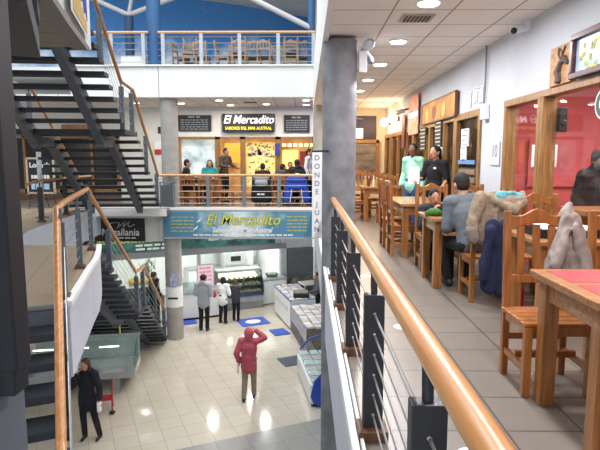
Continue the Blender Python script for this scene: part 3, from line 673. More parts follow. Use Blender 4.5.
def wall_sheet(name, lab, cat, y, z, w, h, m, x=XW - .05, lines=0, lm=None, tilt=0, t=.02, group=None):
    c = thing(name, lab, cat, (x, y, z), 0, group); c.rotation_euler = (tilt, 0, 0)
    MB().box((0, 0, 0), (t, w, h)).build('sheet', m, c)
    if lines:
        mb = MB()
        for i in range(lines):
            zz = h * .4 - h * .8 * i / max(1, lines - 1); yy = -w * .4
            for k in range(3):
                L = random.uniform(.15, .3) * w; mb.box((-t / 2 - .003, yy + L / 2, zz), (.006, L, h * .035)); yy += L * 1.15
        mb.build('writing', lm or M_menu, c)
    return c
wall_sheet('menu_sheet', 'white menu sheet with torn papers on the dark shop window nearest the red shop', 'notice', 8.1, 1.72, .34, .26, PP, lines=4)
wall_sheet('menu_sheet', 'small white sheet below the larger papers on the dark shop window', 'notice', 8.15, 1.48, .26, .2, PP, lines=3)
wall_sheet('blue_strip', 'blue strip across the dark shop window', 'sticker', 8.0, 1.36, .8, .06, mat('blue_strip_print', '#5f8fc0', .6, .1, 5))
c = thing('shutter_blind', 'brown slatted lower panel of the dark shop window', 'blind', (XW - .04, 8.0, .8))
MB().box((.015, 0, 0), (.01, .8, .96)).build('blind_back', M_menu, c)
for k in range(8): MB().box((0, 0, -.42 + .12 * k), (.02, .78, .075)).build('slat', mat('brown_slat', '#8a7158', .6, .15, 8), c)
wall_sheet('menu_board', 'black hanging menu board with white writing, behind the woman in black', 'menu board', 9.75, 1.84, .45, .5, M_menu, x=XW - .05, lines=7, lm=M_white)
wall_sheet('menu_board', 'black hanging menu board with white writing, above the woman in mint', 'menu board', 11.0, 1.8, .5, .46, M_menu, x=XW - .05, lines=6, lm=M_white)
wall_sheet('menu_sheet', 'white sheet under the black menu board on the yellow front', 'notice', 9.6, 1.5, .3, .22, PP, lines=3)
wall_sheet('backlit_poster', 'glowing yellow panel in the shop front behind the two women', 'panel', 10.2, 1.75, .45, .55, M_yelp, x=XW + .1)
wall_sheet('backlit_poster', 'glowing yellow panel further along the shop front', 'panel', 11.3, 1.6, .5, .6, M_yelp, x=XW + .1)
# wide food board, posters and papers above the fronts
c = thing('food_board', 'long orange board with pictures of dishes above the shop fronts', 'board', (XW - .05, 9.85, 2.28))
MB().box((0, 0, 0), (.04, 2.4, .36)).build('board', mat('amber_board_print', '#c98a3c', .6, .35, 3, col2='#8a5222'), c)
MB().box((-.005, 0, .19), (.05, 2.46, .025)).box((-.005, 0, -.19), (.05, 2.46, .025)).box((-.005, 1.22, 0), (.05, .025, .4)).box((-.005, -1.22, 0), (.05, .025, .4)).build('frame', M_blockw, c)
for k, (yy, m) in enumerate(((.75, mat('bread_print', '#d9a860', .6, .3, 9)), (.2, mat('meat_print', '#8a3f26', .6, .3, 9)), (-.5, mat('golden_print', '#d8b054', .6, .3, 9)))):
    MB().lathe([(.13, 0), (.13, .004)], n=18).build('dish_print', m, c).matrix_local = Matrix.Translation((-.022, yy, -.03)) @ R90
M_meat = mat('red_food_print', '#b8685c', .6, .4, 7, col2='#d9b7a2')
c = wall_sheet('food_poster', 'large upright poster with red food photograph beyond the orange board', 'poster', 12.0, 2.36, 1.0, .85, M_meat, x=XW - .06)
MB().box((-.012, 0, 0), (.01, .9, .1)).build('lit_band', emis('white_lit_band', '#ffffff', 1.5), c)
wall_sheet('food_poster', 'narrow dark red poster near the far wall lamp', 'poster', 13.2, 2.05, .4, .8, mat('dark_red_print', '#6d2b30', .6, .4, 6), x=XW - .06)
for i, (y, z) in enumerate(((8.1, 2.18), (7.82, 2.22), (7.58, 2.2))):
    wall_sheet('notice', ['white paper notice next to the orange board', 'middle of three white paper notices near the wall pipe', 'white paper notice nearest the wall pipe'][i], 'notice', y, z + .09, .2, .22, PP, x=XW - .012, lines=4, t=.004, lm=mat('faint_grey_print', '#8f9298', .7))
c = thing('number_notice', 'white notice with the number 10 on the strip of wall by the red shop door', 'notice', (XW - .012, 6.92, 1.48))
MB().box((0, 0, 0), (.006, .34, .3)).build('sheet', M_hallwall, c)
text('10', 'lettering', mat('faded_brown_print', '#7a706c', .7), c, (-.004, 0, .02), (PI / 2, 0, -PI / 2), .22, .001)
# pipe with box
c = thing('wall_conduit', 'thin vertical cable pipe with a white junction box on the gallery wall', 'pipe', (XW - .03, 7.35, 0))
MB().tube([(0, 0, 2.12), (0, 0, 2.9)], .012, 8).build('pipe', M_gpost, c); MB().box((-.01, -.06, 2.03), (.07, .17, .2)).build('junction_box', M_whitegloss, c, bev=.008)
# framed picture and wooden plaque
c = thing('wooden_plaque', 'square wooden plaque with a burnt deer drawing on the gallery wall', 'plaque', (XW - .03, 5.16, 2.28))
MB().box((0, 0, 0), (.05, .42, .36)).build('plaque_board', wood('plaque_wood', '#b98d5f', '#96683c', .6, .1, (6, 6, 14)), c, bev=.006)
mb = MB(); D = lambda y, z: (-.028, y, z * .8)
mb.tube([D(-.02, -.2), D(.02, -.08), D(-.03, .02), D(-.1, .05)], [.03, .045, .03, .02], 8); mb.tube([D(-.04, .03), D(-.05, .12), D(-.1, .19)], .012, 6); mb.tube([D(-.03, .04), D(.03, .12), D(.02, .2)], .012, 6); mb.tube([D(-.05, .12), D(.0, .18)], .009, 6)
mb.cap(D(-.1, .05), D(-.15, .0), .035, .02); mb.tube([D(.05, -.2), D(.02, -.1)], .02, 6)
mb.build('deer_drawing', mat('burnt_drawing', '#5a4c46', .7, .3, 8), c)
c = thing('framed_picture', 'dark framed flower picture high on the gallery wall above the red shop', 'picture', (XW - .04, 4.36, 2.3))
MB().box((0, 0, 0), (.03, 1.0, .3)).build('picture', mat('picture_print', '#aebcc9', .25, .6, 5, col2='#5c7aa2'), c)
fl = MB(); random.seed(5)
for i in range(26): fl.ell((-.017, random.uniform(-.45, .42), random.uniform(-.15, .08)), (.004, random.uniform(.02, .05), random.uniform(.02, .045)), n=8, m=5)
tag(fl.build('flowers', mat('yellow_flower_print', '#c9bd4e', .5, .5, 12, col2='#6c7a56'), c), kind='stuff')
MB().box((-.02, 0, .165), (.06, 1.12, .05)).box((-.02, 0, -.165), (.06, 1.12, .05)).box((-.02, .535, 0), (.06, .05, .28)).box((-.02, -.535, 0), (.06, .05, .28)).build('frame', wood('mahogany_frame', '#5c2f2c', '#3c1d1c', .3, .5), c, bev=.006)
# end wall: dark picture, lower picture, two wall lamps
c = thing('candle_picture', 'dark violet picture with a glowing candle on the gallery end wall', 'picture', (1.62, 16.45, 2.32))
MB().box((0, 0, 0), (1.0, .04, .72)).build('picture', mat('violet_dark_print', '#24162e', .5, .4, 2), c)
MB().box((-.02, -.024, -.16), (.24, .01, .3)).build('candle_glow', emis('pink_candle', '#ffc9bb', 1.0), c); MB().tube([(-.45, -.024, .15), (-.2, -.024, .3), (.1, -.024, .26)], .02, 6).build('smoke_swirl', mat('pale_violet_print', '#8e7f9c', .6), c)
c = thing('photo_panel', 'brown landscape photograph under the candle picture on the end wall', 'picture', (1.62, 16.45, 1.3))
MB().box((0, 0, 0), (1.0, .04, 1.1)).build('picture', mat('brown_landscape_print', '#7a6c60', .5, .5, 1.5, stretch=(1, 1, 4), col2='#352c28'), c)
MB().box((.56, -.0, 0), (.1, .06, 1.3)).box((0, 0, .62), (1.2, .06, .1)).build('frame', M_frame, c)
for y, lab in ((15.6, 'glowing wall lamp nearest the far corner of the gallery'), (14.1, 'glowing round wall lamp above the far shop front')):
    c = thing('wall_lamp', lab, 'lamp', (XW - .18, y, 2.43)); MB().box((.13, 0, 0), (.08, .08, .12)).build('bracket', M_blockw, c)
    MB().ell((0, 0, 0), (.12, .12, .12)).build('globe', emis('warm_globe', '#ffdca6', 7), c, smooth=True)
    l = bpy.data.lights.new('lamp', 'POINT'); l.energy = 22; l.color = (1, .7, .4); l.shadow_soft_size = .14; o = bpy.data.objects.new('lamp', l); COL.objects.link(o); o.parent = c; o.location = (-.16, 0, 0)
c = thing('security_camera', 'dark camera on a bracket beside the far posters', 'camera', (XW - .18, 12.6, 2.5))
MB().tube([(.15, 0, .05), (0, 0, .02)], .02, 8).build('bracket', M_black, c); MB().cap((0, 0, 0), (-.14, -.08, -.05), .05, .06).build('housing', M_alu, c, smooth=True)
# floor stickers
for i, (x, y) in enumerate(((.73, 6.35), (.82, 4.4), (.8, 2.42))):
    MBs = MB().lathe([(.075, .0005), (.075, .003)], (0, 0, 0), 24).build('floor_sticker', M_paper); MBs.location = (x, y, 0)
    tag(MBs, ['far round white sticker on the gallery floor by the railing', 'middle round white sticker on the gallery floor seen through the railing cables', 'nearest white sticker on the gallery floor at the bottom of the photo'][i], 'sticker')

# ------------------------------------------------------------------ tables and chairs
def make_chair(name, label, m, w=.42, d=.40, H=1.08):
    t = thing(name, label, 'chair'); hw = w / 2 - .022; hd = d / 2 - .022
    for x in (-hw, hw):
        MB().beam((x, hd, 0), (x, hd, .45), .045, .045, up=(0, 1, 0)).beam((x, hd, .44), (x, hd + .05, H), .045, .04, up=(0, 1, 0)).build('leg', m, t, bev=.004)
        MB().box((x, -hd, .215), (.045, .045, .43)).build('leg', m, t, bev=.004)
    s = MB()
    for k in range(5): s.box((0, -d / 2 + .035 + k * (d - .06) / 4.4, .445), (w + .02, .07, .022))
    s.box((0, -hd, .405), (w - .06, .025, .06)).box((-hw, 0, .405), (.025, d - .06, .06)).box((hw, 0, .405), (.025, d - .06, .06))
    s.build('seat', m, t, bev=.003)
    c = MB(); n = 12; top = []; bot = []
    for i in range(n + 1):
        u = i / n * 2 - 1; x = u * (w / 2 - .035); top.append((x, H - .03 + .045 * math.cos(u * PI / 2) ** 2 - .02 * math.sin(abs(u) * PI) ** 2)); bot.append((x, H - .125 + .05 * math.cos(u * PI / 2)))
    c.prism(bot + top[::-1], hd + .03, hd + .058, 1); c.build('crest_rail', m, t, bev=.003)
    MB().box((0, hd + .012, .64), (w - .07, .026, .05)).build('lower_rail', m, t, bev=.003)
    for k in range(3): MB().beam(((k - 1) * .1, hd + .014, .655), ((k - 1) * .1, hd + .046, H - .09), .045, .016, up=(0, 1, 0)).build('back_slat', m, t)
    for a, b_ in (((-hw, -hd, .17), (-hw, hd, .17)), ((hw, -hd, .17), (hw, hd, .17)), ((-hw, 0, .2), (hw, 0, .2)), ((-hw, hd, .26), (hw, hd, .26))): MB().beam(a, b_, .024, .04).build('stretcher', m, t)
    return t
ch = make_chair('dining_chair', 'slatted pine dining chair standing at the nearest red-topped table', M_chaird)
ch.location = (1.5, 3.25, 0)
GR = 'pine dining chairs in the gallery'; ch['group'] = GR
ch2 = make_chair('dining_chair', 'pine chair with straight slats beside the wall behind the nearest table', M_chair); ch2.location = (2.06, 3.27, 0); ch2['group'] = GR
def chair(x, y, rz, lab, src=None, grp=GR, z=0): return dup(src or ch2, (x, y, z), rz, lab, grp)
chair(1.82, 5.36, PI, 'pine chair under the man in grey, with coats hung over its back')
chair(2.2, 5.37, PI, 'pine chair by the wall to the right of the fleece coat')
chair(1.65, 6.83, 0, 'tall pine chair on which the child sits')
chair(2.13, 6.85, 0, 'empty pine chair by the wall beyond the child')
chair(1.43, 7.86, PI / 2, 'side-on pine chair at the aisle end of the middle table, nearer of two', ch)
chair(1.43, 8.68, PI / 2, 'side-on pine chair at the aisle end of the middle table, farther of two', ch)
chair(1.75, 11.55, PI, 'pine chair on the near side of the far table with bottles')
chair(1.22, 12.32, PI / 2, 'side-on pine chair at the aisle end of the far table, by the column', ch)
chair(1.3, 13.1, 0, 'left pine chair beyond the far table with bottles')
chair(1.75, 13.12, 0, 'right pine chair beyond the far table with bottles')
chair(2.15, 10.95, -PI / 2, 'pine chair by the wall behind the standing women')
chair(1.4, 14.6, PI, 'pine chair near the gallery end wall', ch)
def make_table(label, x0, x1, y0, y1, m, panels=False, z=.78, grp='pine restaurant tables'):
    cx = (x0 + x1) / 2; cy = (y0 + y1) / 2; w = x1 - x0; d = y1 - y0
    t = thing('dining_table', label, 'table', (cx, cy, 0), 0, grp)
    MB().box((0, 0, z - .02), (w, d, .04)).build('tabletop', m, t, bev=.006)
    ix = w / 2 - .085; iy = d / 2 - .085
    for sx in (-1, 1):
        for sy in (-1, 1): MB().box((sx * ix, sy * iy, (z - .04) / 2), (.085, .085, z - .04)).build('leg', M_chair, t, bev=.005)
    a = MB()
    for sy in (-1, 1): a.box((0, sy * (iy + .01), z - .1), (w - .2, .028, .12))
    for sx in (-1, 1): a.box((sx * (ix + .01), 0, z - .1), (.028, d - .2, .12))
    a.build('apron', m, t, bev=.003)
    if panels:
        for k, (ya, yb) in enumerate(((.03, d / 2 - .05), (-d / 2 + .05, -.03))):
            p = MB().b2((-w / 2 + .075, ya, z - .004), (w / 2 - .075, yb, z + .002)).build('red_inset', M_red, t)
            q = MB(); x = -.16
            for L in (.06, .04, .07, .03, .05, .06): q.b2((x, (ya + yb) / 2 - .012, z + .002), (x + L, (ya + yb) / 2 + .016, z + .003)); x += L + .018
            q.build('worn_print', mat('dark_worn_print', '#6e2a30', .5, .3, 20), p)
    return t
make_table('nearest wooden table with red painted panels set into its top', 1.3, 2.36, 2.33, 3.07, M_table, True)
make_table('wooden table by the wall behind the nearest chairs, holding a black tray', 1.8, 2.38, 4.1, 4.82, M_table)
make_table('wooden table where the child and the man in grey eat', 1.35, 2.36, 5.7, 6.42, M_table)
make_table('pale wooden table between the child and the woman in mint', 1.33, 2.0, 7.5, 8.98, M_table)
make_table('far wooden table carrying bottles and a napkin holder', 1.25, 2.15, 11.88, 12.72, M_table)
# things on the tables
c = thing('serving_tray', 'black tray with white paper on the table by the wall', 'tray', (2.12, 4.42, .78))
MB().prism([(-.24, -.16), (.24, -.16), (.24, .16), (-.24, .16)], 0, .012).b2((-.24, -.16, .01), (.24, -.145, .07)).b2((-.24, .145, .01), (.24, .16, .07)).b2((-.24, -.15, .01), (-.225, .15, .07)).b2((.225, -.15, .01), (.24, .15, .07)).build('tray_body', M_boardblk, c)
tag(MB().box((2.12, 4.42, .862), (.36, .26, .012), .15).box((2.1, 4.4, .85), (.34, .27, .014), -.1).build('papers', M_paper), 'white papers lying on the black tray', 'paper')
c = thing('plate', 'white plate of food in front of the child', 'plate', (1.72, 6.12, .78)); MB().lathe([(.06, 0), (.07, .006), (.13, .03), (.125, .034), (.06, .012)], n=24).build('plate_body', M_whitegloss, c, smooth=True); MB().ell((0, 0, .03), (.08, .08, .03)).build('food', mat('brown_food', '#8a6a45', .7, .4, 20), c, smooth=True)
c = thing('green_hat', 'green knitted hat lying on the table beside the plate', 'hat', (1.43, 5.95, .78)); remesh(MB().ell((0, 0, .04), (.085, .075, .05)).cap((-.065, 0, .022), (.065, .02, .022), .042), 'hat_body', mat('green_wool', '#3f6b2f', .95, .4, 40, bump=.5), c, .012, 2)
c = thing('green_bag', 'dark green bag under the table by the child', 'bag', (1.62, 6.62, 0)); remesh(MB().cap((0, 0, .16), (0, .0, .28), .15, .11, lat=(1, 0, 0), flat=.6), 'bag_body', mat('green_bag_cloth', '#4c7236', .9, .4, 14), c, .015, 3); MB().tube([(-.06, 0, .36), (-.04, 0, .44), (.04, 0, .44), (.06, 0, .36)], .01, 8).build('handle', M_boardblk, c)
def bottle(x, y, z, h, m, lab, capm=M_lip, grp=None):
    t = thing('sauce_bottle', lab, 'bottle', (x, y, z), 0, grp)
    MB().lathe([(.03, 0), (.032, .01), (.032, h * .55), (.012, h * .75), (.012, h * .93)], n=14).build('bottle_body', m, t, smooth=True); MB().lathe([(.015, h * .9), (.015, h)], n=12).build('bottle_cap', capm, t)
for i, (x, y, h, col, nm) in enumerate(((1.33, 12.05, .24, '#c9a95a', 'pale'), (1.42, 12.15, .22, '#6a2f20', 'brown'), (1.52, 12.05, .25, '#d9d2b8', 'white'), (1.6, 12.2, .2, '#b08a2a', 'mustard'))):
    bottle(x, y, .78, h, mat(nm + '_bottle', col, .3, .1, 6), nm + ' sauce bottle standing on the far table', M_whitegloss)
c = thing('napkin_holder', 'white napkin holder beside the bottles on the far table', 'napkin holder', (1.78, 12.1, .78)); MB().box((0, 0, .01), (.15, .1, .02)).box((0, -.045, .06), (.15, .01, .1)).box((0, .045, .06), (.15, .01, .1)).build('holder', M_alu, c); MB().box((0, 0, .08), (.13, .07, .13)).build('napkins', M_paper, c)
# counter inside the red shop
c = thing('inner_counter', 'wooden counter inside the red shop behind its window', 'counter', (3.02, 5.1, 0))
MB().box((0, 0, .92), (1.0, .5, .05)).build('counter_top', M_table, c, bev=.005); MB().box((0, .05, .45), (.9, .36, .9)).build('counter_body', M_chaird, c)
bottle(2.83, 5.0, .945, .2, mat('dark_sauce_bottle', '#33221c', .3, .1, 6), 'dark sauce bottle on the counter inside the red shop', mat('red_bottle_cap', '#a03030', .4))
c = thing('napkin_holder', 'napkin holder with white napkins on the counter inside the red shop', 'napkin holder', (2.96, 5.0, .945)); MB().box((0, 0, .01), (.15, .1, .02)).box((0, -.045, .06), (.15, .01, .1)).box((0, .045, .06), (.15, .01, .1)).build('holder', M_alu, c); MB().prism([(-.06, 0), (.06, 0), (.02, .2), (-.01, .14)], -.03, .03, 1).build('napkins', M_paper, c)
# balcony furniture
GB = 'wooden chairs on the balcony'
low = make_chair('dining_chair', 'reddish wooden chair on the balcony under the man in black', M_chaird, H=.88); low.location = (-3.52, 16.1, 0); low.rotation_euler = (0, 0, PI); low['group'] = GB
lo2 = make_chair('dining_chair', 'light wooden chair on the balcony left of the standing waitress', M_chair, H=.88); lo2.location = (-3.0, 16.1, 0); lo2.rotation_euler = (0, 0, PI); lo2['group'] = GB
make_table('wooden table on the balcony before the left restaurant window', -3.85, -2.8, 16.62, 17.1, M_table, grp='balcony tables')
make_table('wooden table on the balcony before the right restaurant windows', -1.55, -.15, 16.75, 17.25, M_table, grp='balcony tables')
chair(-2.42, 16.3, PI / 2, 'dark wooden chair on the balcony beside the standing waitress', low, GB); chair(-.82, 16.1, PI, 'dark wooden chair on the balcony between the black and the blue coats', low, GB)
chair(-1.32, 16.1, PI, 'wooden chair on the balcony under the person with black coat', low, GB); chair(-.28, 16.1, PI, 'wooden chair on the balcony behind the bright blue coat', low, GB)
# upper floor: chairs put away in stacks
GS = 'chairs stacked on the upper floor'; pale = make_chair('stacked_chair', 'wooden chair of the left stack on the upper floor, standing', wood('pale_chair_wood', '#a08a78', '#7c6452', .6, .1), H=.88); pale.location = (-3.45, 16.3, 3.95); pale['group'] = GS; pale.rotation_euler = (0, 0, .2)
up_ = [(-3.75, 16.5, 1.4, 0), (-3.1, 16.4, 3.0, 0), (-2.45, 16.3, 1.5, 0), (-2.1, 16.5, .2, 0), (-1.95, 16.2, 3.1, 0), (-1.55, 16.4, 3.2, 0), (-1.2, 16.3, 2.9, 0), (-.85, 16.5, .1, 0), (-.45, 16.3, 3.1, 0), (-.05, 16.4, 3.2, 0)]
labs = ['side-turned wooden chair at the left end of the upper floor stack', 'wooden chair standing right in the left stack on the upper floor', 'wooden chair side-on right of the second upper railing post', 'wooden chair facing front in the middle upper stack', 'wooden chair seen from behind in the middle upper stack', 'wooden chair just right of the middle upper railing', 'wooden chair right of the middle stack by the third upper post', 'wooden chair left in the right hand upper stack', 'wooden chair in the middle of the right hand upper stack', 'wooden chair at the right end of the upper floor row']
for (x, y, rz, z), l in zip(up_, labs): dup(pale, (x, y, 3.95 + z), rz, l, GS)
for x, y, rz, l in ((-3.45, 16.42, 3.3, 'upturned wooden chair on top of the left stack on the upper floor'), (-2.0, 16.3, .1, 'upturned wooden chair on top of the middle stack on the upper floor'), (-.45, 16.25, .1, 'upturned wooden chair on top of the right hand upper stack')):
    o = dup(pale, (x, y, 3.95 + .97), rz, l, GS); o.rotation_euler = (PI, 0, rz)
# ------------------------------------------------------------------ ground floor shop (local x along the front, local y into the shop)
F0 = V((-6.42, 17.55, LZ)); FA = math.radians(24.4)
def LP(s, t, z=0): return F0 + RU * s - RN * t + V((0, 0, z))
def lstruct(name, mb, m):
    o = struct(name, mb, m); o.location = F0; o.rotation_euler = (0, 0, FA); return o
def lthing(name, lab, cat, s, t, z=0, group=None, da=0): return thing(name, lab, cat, LP(s, t, z), FA + da, group)
lstruct('wall_shop_front', MB().b2((-6, 0, 2.0), (6.5, .12, 2.22)).b2((-6, .02, 2.22), (6.5, .1, 3.2)), M_alu)
lstruct('trim_30', MB().b2((6.0, -.05, 0), (6.22, .15, 3.1)), M_alu); lstruct('trim_31', MB().b2((2.8, -.03, 0), (2.92, .1, 3.0)), M_alu); lstruct('trim_32', MB().b2((-6, -.06, 2.0), (6.2, 0, 2.2)), M_gpost)
lstruct('wall_shop_back', MB().b2((-6, 3.2, 0), (9, 3.3, 3.3)).b2((6.12, .15, 0), (6.2, 3.2, 3.1)), M_tilewhite)
lstruct('wall_shutter', MB().b2((6.22, .05, 0), (7.35, .12, 3.1)).b2((-9, 3.3, 0), (-6, 3.4, 3.2)), M_alu)
sh = lthing('roller_shutter', 'dark grey ribbed roller shutter right of the shop post', 'shutter', 6.79, -.05, .3)
for k in range(16): MB().box((0, 0, .04 + .105 * k), (1.08, .05, .098)).build('slat', mat('shutter_grey', '#5d646b', .5, .1, 6), sh, bev=.01)
for s_, t_ in ((.5, 1.4), (2.2, 1.4), (4.2, 1.2), (5.4, 1.6)): area('shop_ceiling_lamp', LP(s_, t_, 3.0), .9, 42, (.97, 1, .98))
area('shop_ceiling_lamp', LP(7.6, 1.2, 3.0), 1.0, 60, (1, 1, 1))
# photo sign over the shop
s = lthing('shop_sign', 'dark green photo banner with yellow heading over the ground floor shop', 'sign', 2.3, -.03, 2.5)
MB().box((0, 0, 0), (6.9, .04, .54)).build('sign_board', mat('green_photo_print', '#0d2422', .5, .6, 3.0, col2='#3a8079'), s)
text('DEL KILOMETRO', 'lettering', mat('yellow_print', '', .6), s, (-2.0, -.025, .14), FRONT, .26, .002, .15, bold=.006)
d_ = MB(); dashes(d_, -1.6, -.3, -.05, .07, -.022, 5); dashes(d_, -1.6, -.2, -.18, .07, -.022, 5); d_.build('small_print', M_white, s)
d_ = MB(); dashes(d_, .9, 3.2, .02, .1, -.022, 5); d_.build('small_print', mat('pale_green_print', '#9fc4b8', .6), s)
# white serving counter with a pink notice
c = lthing('serving_counter', 'white serving counter behind the customer in grey', 'counter', 2.35, -.9)
MB().b2((-.95, -.35, .08), (.95, .35, .92)).build('counter_body', M_whitegloss, c, bev=.01); MB().b2((-.98, -.38, .92), (.98, .38, .96)).build('counter_top', M_alu, c); MB().b2((-.9, -.3, 0), (.9, .3, .08)).build('plinth', M_boardblk, c)
MB().b2((-.9, -.3, .96), (.1, -.285, 1.3)).build('glass_screen', M_clear, c)
c = lthing('notice_board', 'pink handwritten price notice on the counter, above the customer in grey', 'notice', 2.95, -.55, .96)
MB().box((0, 0, .33), (.56, .03, .84)).build('sheet', mat('pale_pink_sheet', '#ecd0da', .7, .06, 4), c); MB().box((-.29, 0, .33), (.03, .04, .88)).box((.29, 0, .33), (.03, .04, .88)).box((0, 0, .76), (.6, .04, .03)).build('frame', M_alu, c); MB().b2((-.2, -.1, -.01), (.2, .1, .03)).build('foot', M_alu, c)
d_ = MB()
for i in range(5): dashes(d_, -.22, .22, .64 - .14 * i, .06, -.018, 3)
d_.build('writing', mat('magenta_ink', '#d98aa6', .7), c)
c = lthing('hanging_bag', 'white bag of rolls hanging beside the pink notice', 'bag', 2.1, -.2, 1.25); remesh(MB().cap((0, 0, .1), (0, 0, .35), .16, .07), 'bag_body', M_paper, c, .02, 3); MB().tube([(0, 0, .4), (0, 0, .75)], .01, 6).build('cord', M_gpost, c)
# glass display case with warm shelves
def glass_case(name, lab, s, t, w, d, h, loc=None, rz=None):
    c = lthing(name, lab, 'display case', s, t) if loc is None else thing(name, lab, 'display case', loc, rz)
    hw = w / 2
    MB().prism([(-d / 2 + .1, .0), (d / 2, .0), (d / 2, .55), (-d / 2, .55), (-d / 2 - .02, .3)], -hw, hw, 0).build('case_base', mat('steel_grey_case', '#8d9196', .4, .15, 4), c)
    MB().b2((-hw, -d / 2 - .03, .5), (hw, -d / 2 + .03, .6)).build('bumper', mat('navy_bumper', '#2c3c66', .4, .1, 6), c)
    prof = [(-d / 2, .58), (-d / 2 + .03, .85), (-d / 2 + .14, 1.1), (-d / 2 + .3, h - .06)]
    g = MB()
    for (ya, za), (yb, zb) in zip(prof, prof[1:]): g.add([(-hw, ya, za), (hw, ya, za), (hw, yb, zb), (-hw, yb, zb), (-hw, ya + .012, za), (hw, ya + .012, za), (hw, yb + .012, zb), (-hw, yb + .012, zb)], [(0, 1, 2, 3), (7, 6, 5, 4), (0, 3, 7, 4), (1, 5, 6, 2)])
    g.build('glass_front', M_clear, c)
    for x in (-hw, hw): MB().prism(prof + [(d / 2, h - .06), (d / 2, .55)], x - .02, x + .02, 0).build('end_frame', mat('dark_case_end', '#2f3b4c', .4, .1, 5), c)
    MB().b2((-hw, -d / 2 + .25, h - .08), (hw, d / 2, h)).build('case_top', M_alu, c); MB().b2((-hw, d / 2 - .03, .55), (hw, d / 2, h)).build('case_back', M_whitegloss, c)
    return c
c = glass_case('display_case', 'lit curved glass bakery case in front of the child and the customer in white', 4.2, -.35, 1.62, .85, 1.42)
for k, (z, y0) in enumerate(((.62, -.36), (.86, -.3), (1.1, -.16))):
    MB().b2((-.78, y0, z - .015), (.78, .38, z)).build('shelf', M_alu, c)
    bm = MB()
    for i in range(9):
        for j in range(3 if k == 0 else 2): bm.ell((-.7 + i * .175, y0 + .12 + .2 * j, z + .03), (.07, .08, .04), n=8, m=5)
    tag(bm.build('pastry', mat('pastry_crust', '#d9a766', .6, .4, 5, col2='#efe3cc'), c, smooth=True), kind='stuff')
MB().box((0, .3, 1.32), (1.4, .05, .03)).build('case_lamp', emis('warm_strip', '#ffdca0', 6), c)
l = area('lamp', (0, .1, 1.3), 1.4, 26, (1, .84, .6), size_y=.1, parent=c)
c = lthing('chest_freezer', 'white open chest freezer at the right end of the ground floor shop', 'freezer', 5.56, -.1)
MB().b2((-.48, -.38, .04), (.48, .38, .9)).build('freezer_body', M_whitegloss, c, bev=.02); MB().b2((-.5, -.4, .9), (.5, .4, .97)).build('freezer_rim', M_alu, c, bev=.01)
d_ = MB(); dashes(d_, .05, .36, .25, .1, -.385, 3); d_.build('lettering', mat('slate_print', '#55606e', .6), c)
c = lthing('wire_basket', 'dark wire basket with green bundles on top of the chest freezer', 'basket', 5.6, -.05, .97)
MB().lathe([(.2, 0), (.26, .1), (.24, .1), (.19, .015)]).build('basket_body', mat('grey_green_basket', '#6a7a74', .5, .3, 12), c); MB().ell((0, 0, .1), (.17, .16, .05)).build('bundle', mat('pale_green_goods', '#a7b7a8', .7, .3, 8), c, smooth=True)
c = lthing('back_counter', 'white counter along the shop back under the oven', 'counter', 4.5, 2.85); MB().b2((-1.5, -.33, .1), (1.5, .33, .88)).build('counter_body', M_whitegloss, c); MB().b2((-1.52, -.35, .88), (1.52, .33, .92)).build('counter_top', M_alu, c); MB().b2((-1.45, -.28, 0), (1.45, .3, .1)).build('plinth', M_boardblk, c)
c = lthing('oven', 'grey steel oven with dark display on the counter at the shop back', 'oven', 4.85, 2.55, .92)
MB().box((0, 0, .32), (.95, .6, .62)).build('oven_body', mat('oven_steel', '#c3c7c6', .35, .08, 4, metal=.3), c, bev=.02); MB().box((.05, -.305, .38), (.42, .02, .2)).build('control_panel', M_boardblk, c); MB().box((0, -.31, .12), (.8, .03, .06)).build('oven_handle', M_alu, c)
c = lthing('paper_roll', 'large white plastic wrapped roll beside the oven', 'roll', 5.6, 2.75, .92); MB().lathe([(.22, 0), (.24, .4), (.2, .9)], n=18).build('roll_body', M_paper, c, smooth=True)
c = lthing('extractor_hood', 'pale steel extractor hood above the oven', 'hood', 4.85, 2.7, 1.75); MB().prism([(-.6, 0), (.6, 0), (.35, .35), (-.35, .35)], -.35, .35, 1).build('hood_body', mat('beige_hood', '#c7bba6', .5, .1, 4), c)
# left part of the shop seen through the stairs
c = glass_case('display_case', 'pale glass counter of the shop seen behind the lower staircase', .2, -.3, 2.3, .8, 1.1); MB().b2((-1.1, -.2, .6), (1.1, .3, .75)).build('goods', mat('mixed_pale_goods', '#c4ccd6', .6, .4, 14, col2='#8a9bb8'), c)
c = lthing('yellow_sack', 'yellow bag lying on the shop counter beyond the stairs', 'bag', .75, .05, 1.1); remesh(MB().cap((-.2, 0, .1), (.25, 0, .1), .13, .1), 'sack_body', mat('yellow_plastic', '#d8b93c', .5, .15, 8), c, .02, 3)
c = lthing('potted_plant', 'tall bushy green plant in the shop beyond the stairs', 'plant', 1.25, 1.2, .0)
MB().lathe([(.2, 0), (.26, .4)], n=16).build('pot', M_gpost, c); bm = MB(); random.seed(11)
for i in range(70): a = random.uniform(0, 6.28); q = V((math.cos(a) * random.uniform(.0, .25), math.sin(a) * random.uniform(0, .25), random.uniform(.5, 1.7))); bm.cap(q, q + V((random.uniform(-.15, .15), random.uniform(-.15, .15), .22)), .03, .008, flat=.4, n=6)
bm.build('foliage', mat('grey_green_leaf', '#7a8468', .8, .4, 10), c); MB().tube([(0, 0, .35), (0, 0, 1.4)], .03, 8).build('stem', M_blockw, c)
c = lthing('wall_clock', 'round pale wall clock with dark hands above the plant', 'clock', .95, 1.5, 1.85); MB().lathe([(.2, 0), (.2, .04)], n=24).build('clock_face', M_paper, c).rotation_euler = (PI / 2, 0, 0); MB().box((0, -.05, .05), (.02, .01, .12)).box((.05, -.05, 0), (.12, .01, .02)).build('hands', M_boardblk, c); MB().tube([(0, 0, .19), (0, 0, 1.1)], .01, 6).build('hanger', M_gpost, c)
